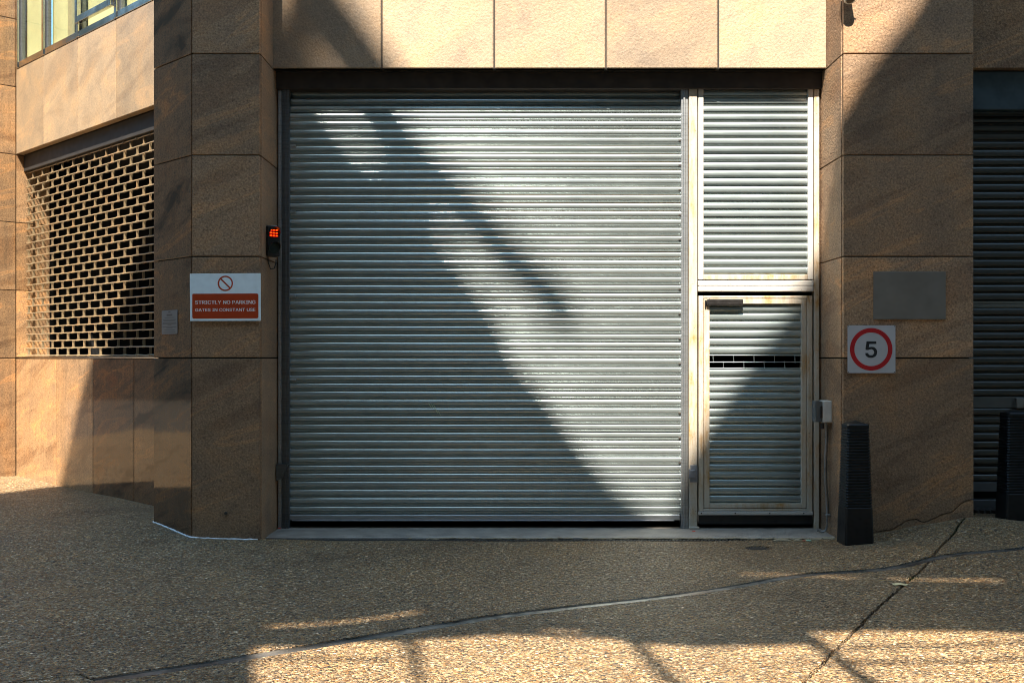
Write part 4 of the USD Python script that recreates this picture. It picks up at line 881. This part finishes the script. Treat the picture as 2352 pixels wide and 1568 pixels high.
def scrap(name, px, py, Y, w, h, m, label, z=None, rot=0.0):
    p = np.array([X_(px, Y), Y, float(H(X_(px, Y), Y)) + .004 if z is None else z])
    q = sg.Polygon([(-w, -h), (w * .9, -h * 1.1), (w, h * .8), (w * .2, h), (-w * .8, h * .9)])
    e = trimesh.creation.extrude_polygon(q, .0015, engine='earcut'); e.vertices[:, 2] += .18 * np.abs(e.vertices[:, 0]) + .1 * e.vertices[:, 1]
    e.apply_transform(trimesh.transformations.translation_matrix(p) @ trimesh.transformations.rotation_matrix(rot, (0, 0, 1)))
    obj(name, e, m, label=label, cat='litter')
scrap('paper_scrap', 1857, 1249, 8.93, .022, .02, PAPER_G, 'small pale green paper scrap beside the bollard')
scrap('paper_scrap', 1846, 1250, 8.93, .012, .012, PAPER_R, 'small red paper scrap next to the green one')
scrap('paper_scrap', 1593, 1223, 9.4, .014, .012, PAPER_R, 'small red paper scrap on the threshold before the door post', z=.054)
scrap('paper_scrap', 642, 1208, 9.57, .012, .02, PAPER_R, 'red scrap at the foot of the left guide rail', z=.054)
stones = []
for px, w in ((1795, .075), (1830, .03), (1875, .05), (1905, .06)):
    s = trimesh.creation.icosphere(2, 1.0); s.vertices += rngp.normal(0, .05, s.vertices.shape); s.apply_scale((w, .028, .014)); s.apply_translation((X_(px, 8.97), 8.985 if px > 1840 else 8.96, float(H(X_(px, 8.97), 8.97)) + .002))
    obj('mortar_lump', s, MORTC, smooth=60, label={1795: 'flat pale mortar lump behind the round drain cover', 1830: 'smallest pale mortar lump, between the drain cover and the paper scraps', 1875: 'pale mortar lump just left of the bollard behind the scraps', 1905: 'long pale mortar lump touching the bollard foot'}[px], cat='mortar lump', group='mortar lumps by the door')
mo = []
def moss_at(p, n, spread, size):
    for _ in range(n):
        q = np.array(p) + rngp.normal(0, spread, 2); a = rngp.uniform(0, 6.28); l = rngp.uniform(.5, 1) * size; z = float(H(*q)) - .012
        d = np.array([math.cos(a), math.sin(a)]) * l * .5
        mo.append(trimesh.Trimesh([(q[0] - d[1] * .2, q[1] + d[0] * .2, z), (q[0] + d[1] * .2, q[1] - d[0] * .2, z), (q[0] + d[0], q[1] + d[1], z + l)], [[0, 1, 2], [0, 2, 1]], process=False))
jl1 = sg.LineString(J1w)
for t in np.linspace(0.0, 1.1, 60): moss_at(jl1.interpolate(t).coords[0], 7, .006, .022)
for p in (gpt(2097, 1325), gpt(2093, 1329)): moss_at(p[:2], 60, .022, .03)
for p in ((2225, 1349),): moss_at(gpt(*p)[:2], 25, .012, .02)
for t in np.linspace(0, .35, 18): moss_at(sg.LineString(J4w).interpolate(t).coords[0], 8, .006, .02)
tag(obj('moss', mo, MOSS), 'green moss growing in the pavement joints', 'moss', kind='stuff')

# ------------------------------------------------------------------ unseen other side of the street, partly shaped to cast shadow and sun patches
YO, TH = -1.5, 0.30
def tz_(x): return x
op = thing('opposite_building', 'unseen twin gabled mass behind the viewer, shaped to cast the shadows and sun patches', 'building')
A = [(-8.15, 8), (-8.12, 20.8), (-7.90, 21.95), (-7.3, 22.45), (-6.3, 22.85), (-5.35, 23.15), (-4.85, 22.40), (-4.45, 21.6), (-4.0, 20.8), (-3.6, 20.4), (-3.1, 19.95), (-2.8, 19.6), (-2.45, 19.3), (-2.05, 19.05), (-1.76, 18.73), (-1.47, 18.30), (-1.18, 17.95), (-0.88, 17.70), (-0.70, 17.56), (-0.60, 17.64), (-0.49, 18.0), (-0.32, 18.33), (-0.12, 18.65), (0.09, 18.98), (0.34, 19.29), (0.66, 19.80), (0.86, 20.10), (1.06, 20.44), (1.5, 21.0), (1.9, 21.85), (2.9, 23.6), (26, 23.6), (26, 8)]  # outline traced from the shadow edges it has to cast
wallp = sg.Polygon(A)
openings = []  # added openings: direct sun stands in for light reflected off windows
def g_uv(px, py):
    p = gpt(px, py); t = p[1] - YO; return (p[0] - 0.183 * t, p[2] + 1.57 * t)
def quadp(*pts): return sg.Polygon([g_uv(*p) for p in pts])
openings += [quadp((587, 1484), (700, 1486), (800, 1474), (922, 1474), (962, 1600), (590, 1600)),
             quadp((958, 1470), (1150, 1458), (1400, 1466), (1442, 1478), (1490, 1530), (1560, 1600), (985, 1600)),
             quadp((1482, 1478), (1600, 1486), (1780, 1482), (1860, 1480), (1925, 1530), (2010, 1600), (1600, 1600)),
             quadp((1868, 1452), (2000, 1449), (2200, 1450), (2360, 1455), (2450, 1500), (2450, 1600), (2080, 1600), (1980, 1540))]
slots = [sg.LineString([g_uv(*p) for p in [(625, 1437), (720, 1433), (800, 1427), (880, 1417), (960, 1404)]]).buffer(.022), sg.LineString([g_uv(*p) for p in [(1705, 1318), (1800, 1319), (1880, 1322), (1960, 1326)]]).buffer(.018), sg.LineString([g_uv(*p) for p in [(2050, 1328), (2180, 1331), (2290, 1333)]]).buffer(.020), sg.LineString([g_uv(*p) for p in [(1250, 1447), (1330, 1450)]]).buffer(.02)]  # added slots that throw thin light streaks on the paving
wallp = wallp.difference(unary_union(openings + slots))
Wp = []
for g in getattr(wallp, 'geoms', [wallp]):
    e = trimesh.creation.extrude_polygon(g, 1.0, engine='earcut'); v = e.vertices
    # unseen shadow wall: edges and openings run along the sun ray through its depth
    e.vertices = np.stack([v[:, 0] - 0.183 * TH * v[:, 2], YO - TH * v[:, 2], v[:, 1] + 1.57 * TH * v[:, 2]], 1); trimesh.repair.fix_normals(e); Wp.append(e)
obj('gable_wall', Wp, OPP, op)
rl = sg.LineString([(-1.52, 19.40), (-1.65, 19.56), (-2.06, 19.95), (-2.40, 20.33), (-2.9, 20.78), (-3.4, 21.45), (-3.85, 22.0)])
RK = 6.0
rp = np.array([(x - .183 * RK, YO - RK, z_ + 1.57 * RK) for x, z_ in rl.coords])
obj('roof_rail', [tube(rp, np.linspace(.12, .23, len(rp)), 10)], OPP, op)  # unseen bar added to throw the dark streak on lintel and shutter
rear = sg.Polygon([(-5.3, 18.6), (-5.3, 23.0), (-4.42, 22.48), (-4.02, 21.82), (-3.52, 21.05), (-3.16, 20.75), (-2.75, 20.31), (-2.49, 19.94), (-2.23, 19.57), (-2.02, 19.14), (-2.3, 18.6)])
e = trimesh.creation.extrude_polygon(rear, 1.0, engine='earcut'); v = e.vertices; kk = RK + .8 * v[:, 2]
e.vertices = np.stack([v[:, 0] - .183 * kk, YO - kk, v[:, 1] + 1.57 * kk], 1); trimesh.repair.fix_normals(e)
obj('rear_gable', e, OPP, op)  # unseen slab added further back to soften the shadow edge
for k in range(1, 6): obj('rail_post', tube([rp[k], rp[k] + (-.1, .4, -1.2)], .02, 6), OPP, op)
for (a, b), (c, d) in zip([(g_uv(587, 1515), g_uv(2450, 1500))], [(0, 0)]):
    pass
for dv in (.42, .85):  # added bars that dim bands across the sun patches on the paving
    obj('window_bar', tube([(.45, YO - .02, 11.80 - dv), (1.9, YO - .02, 11.85 - dv)], .022, 8), OPP, op)
obj('window_bar', tube([(-2.9, YO - .02, 11.1), (-1.9, YO - .02, 11.12)], .022, 8), OPP, op)
obj('lower_wall', cbox(-8.15, 26, -9, YO - .02, -.3, 9.6, 0), OPP2, op)
o2 = thing('opposite_building', 'lower rendered building further left across the street, behind the viewer', 'building')
obj('wall', cbox(-60, -8.2, -12, YO, -.3, 17.0, 0), OPP2, o2)
o3 = thing('far_building', 'pale building closing the street far to the left, outside the picture', 'building')
obj('wall', cbox(-50, -34, 2, 60, -.3, 16, 0), OPP2, o3)
o4 = thing('far_building', 'pale building closing the street far to the right, outside the picture', 'building')
obj('wall', cbox(30, 45, -20, 9, -.3, 20, 0), OPP2, o4)
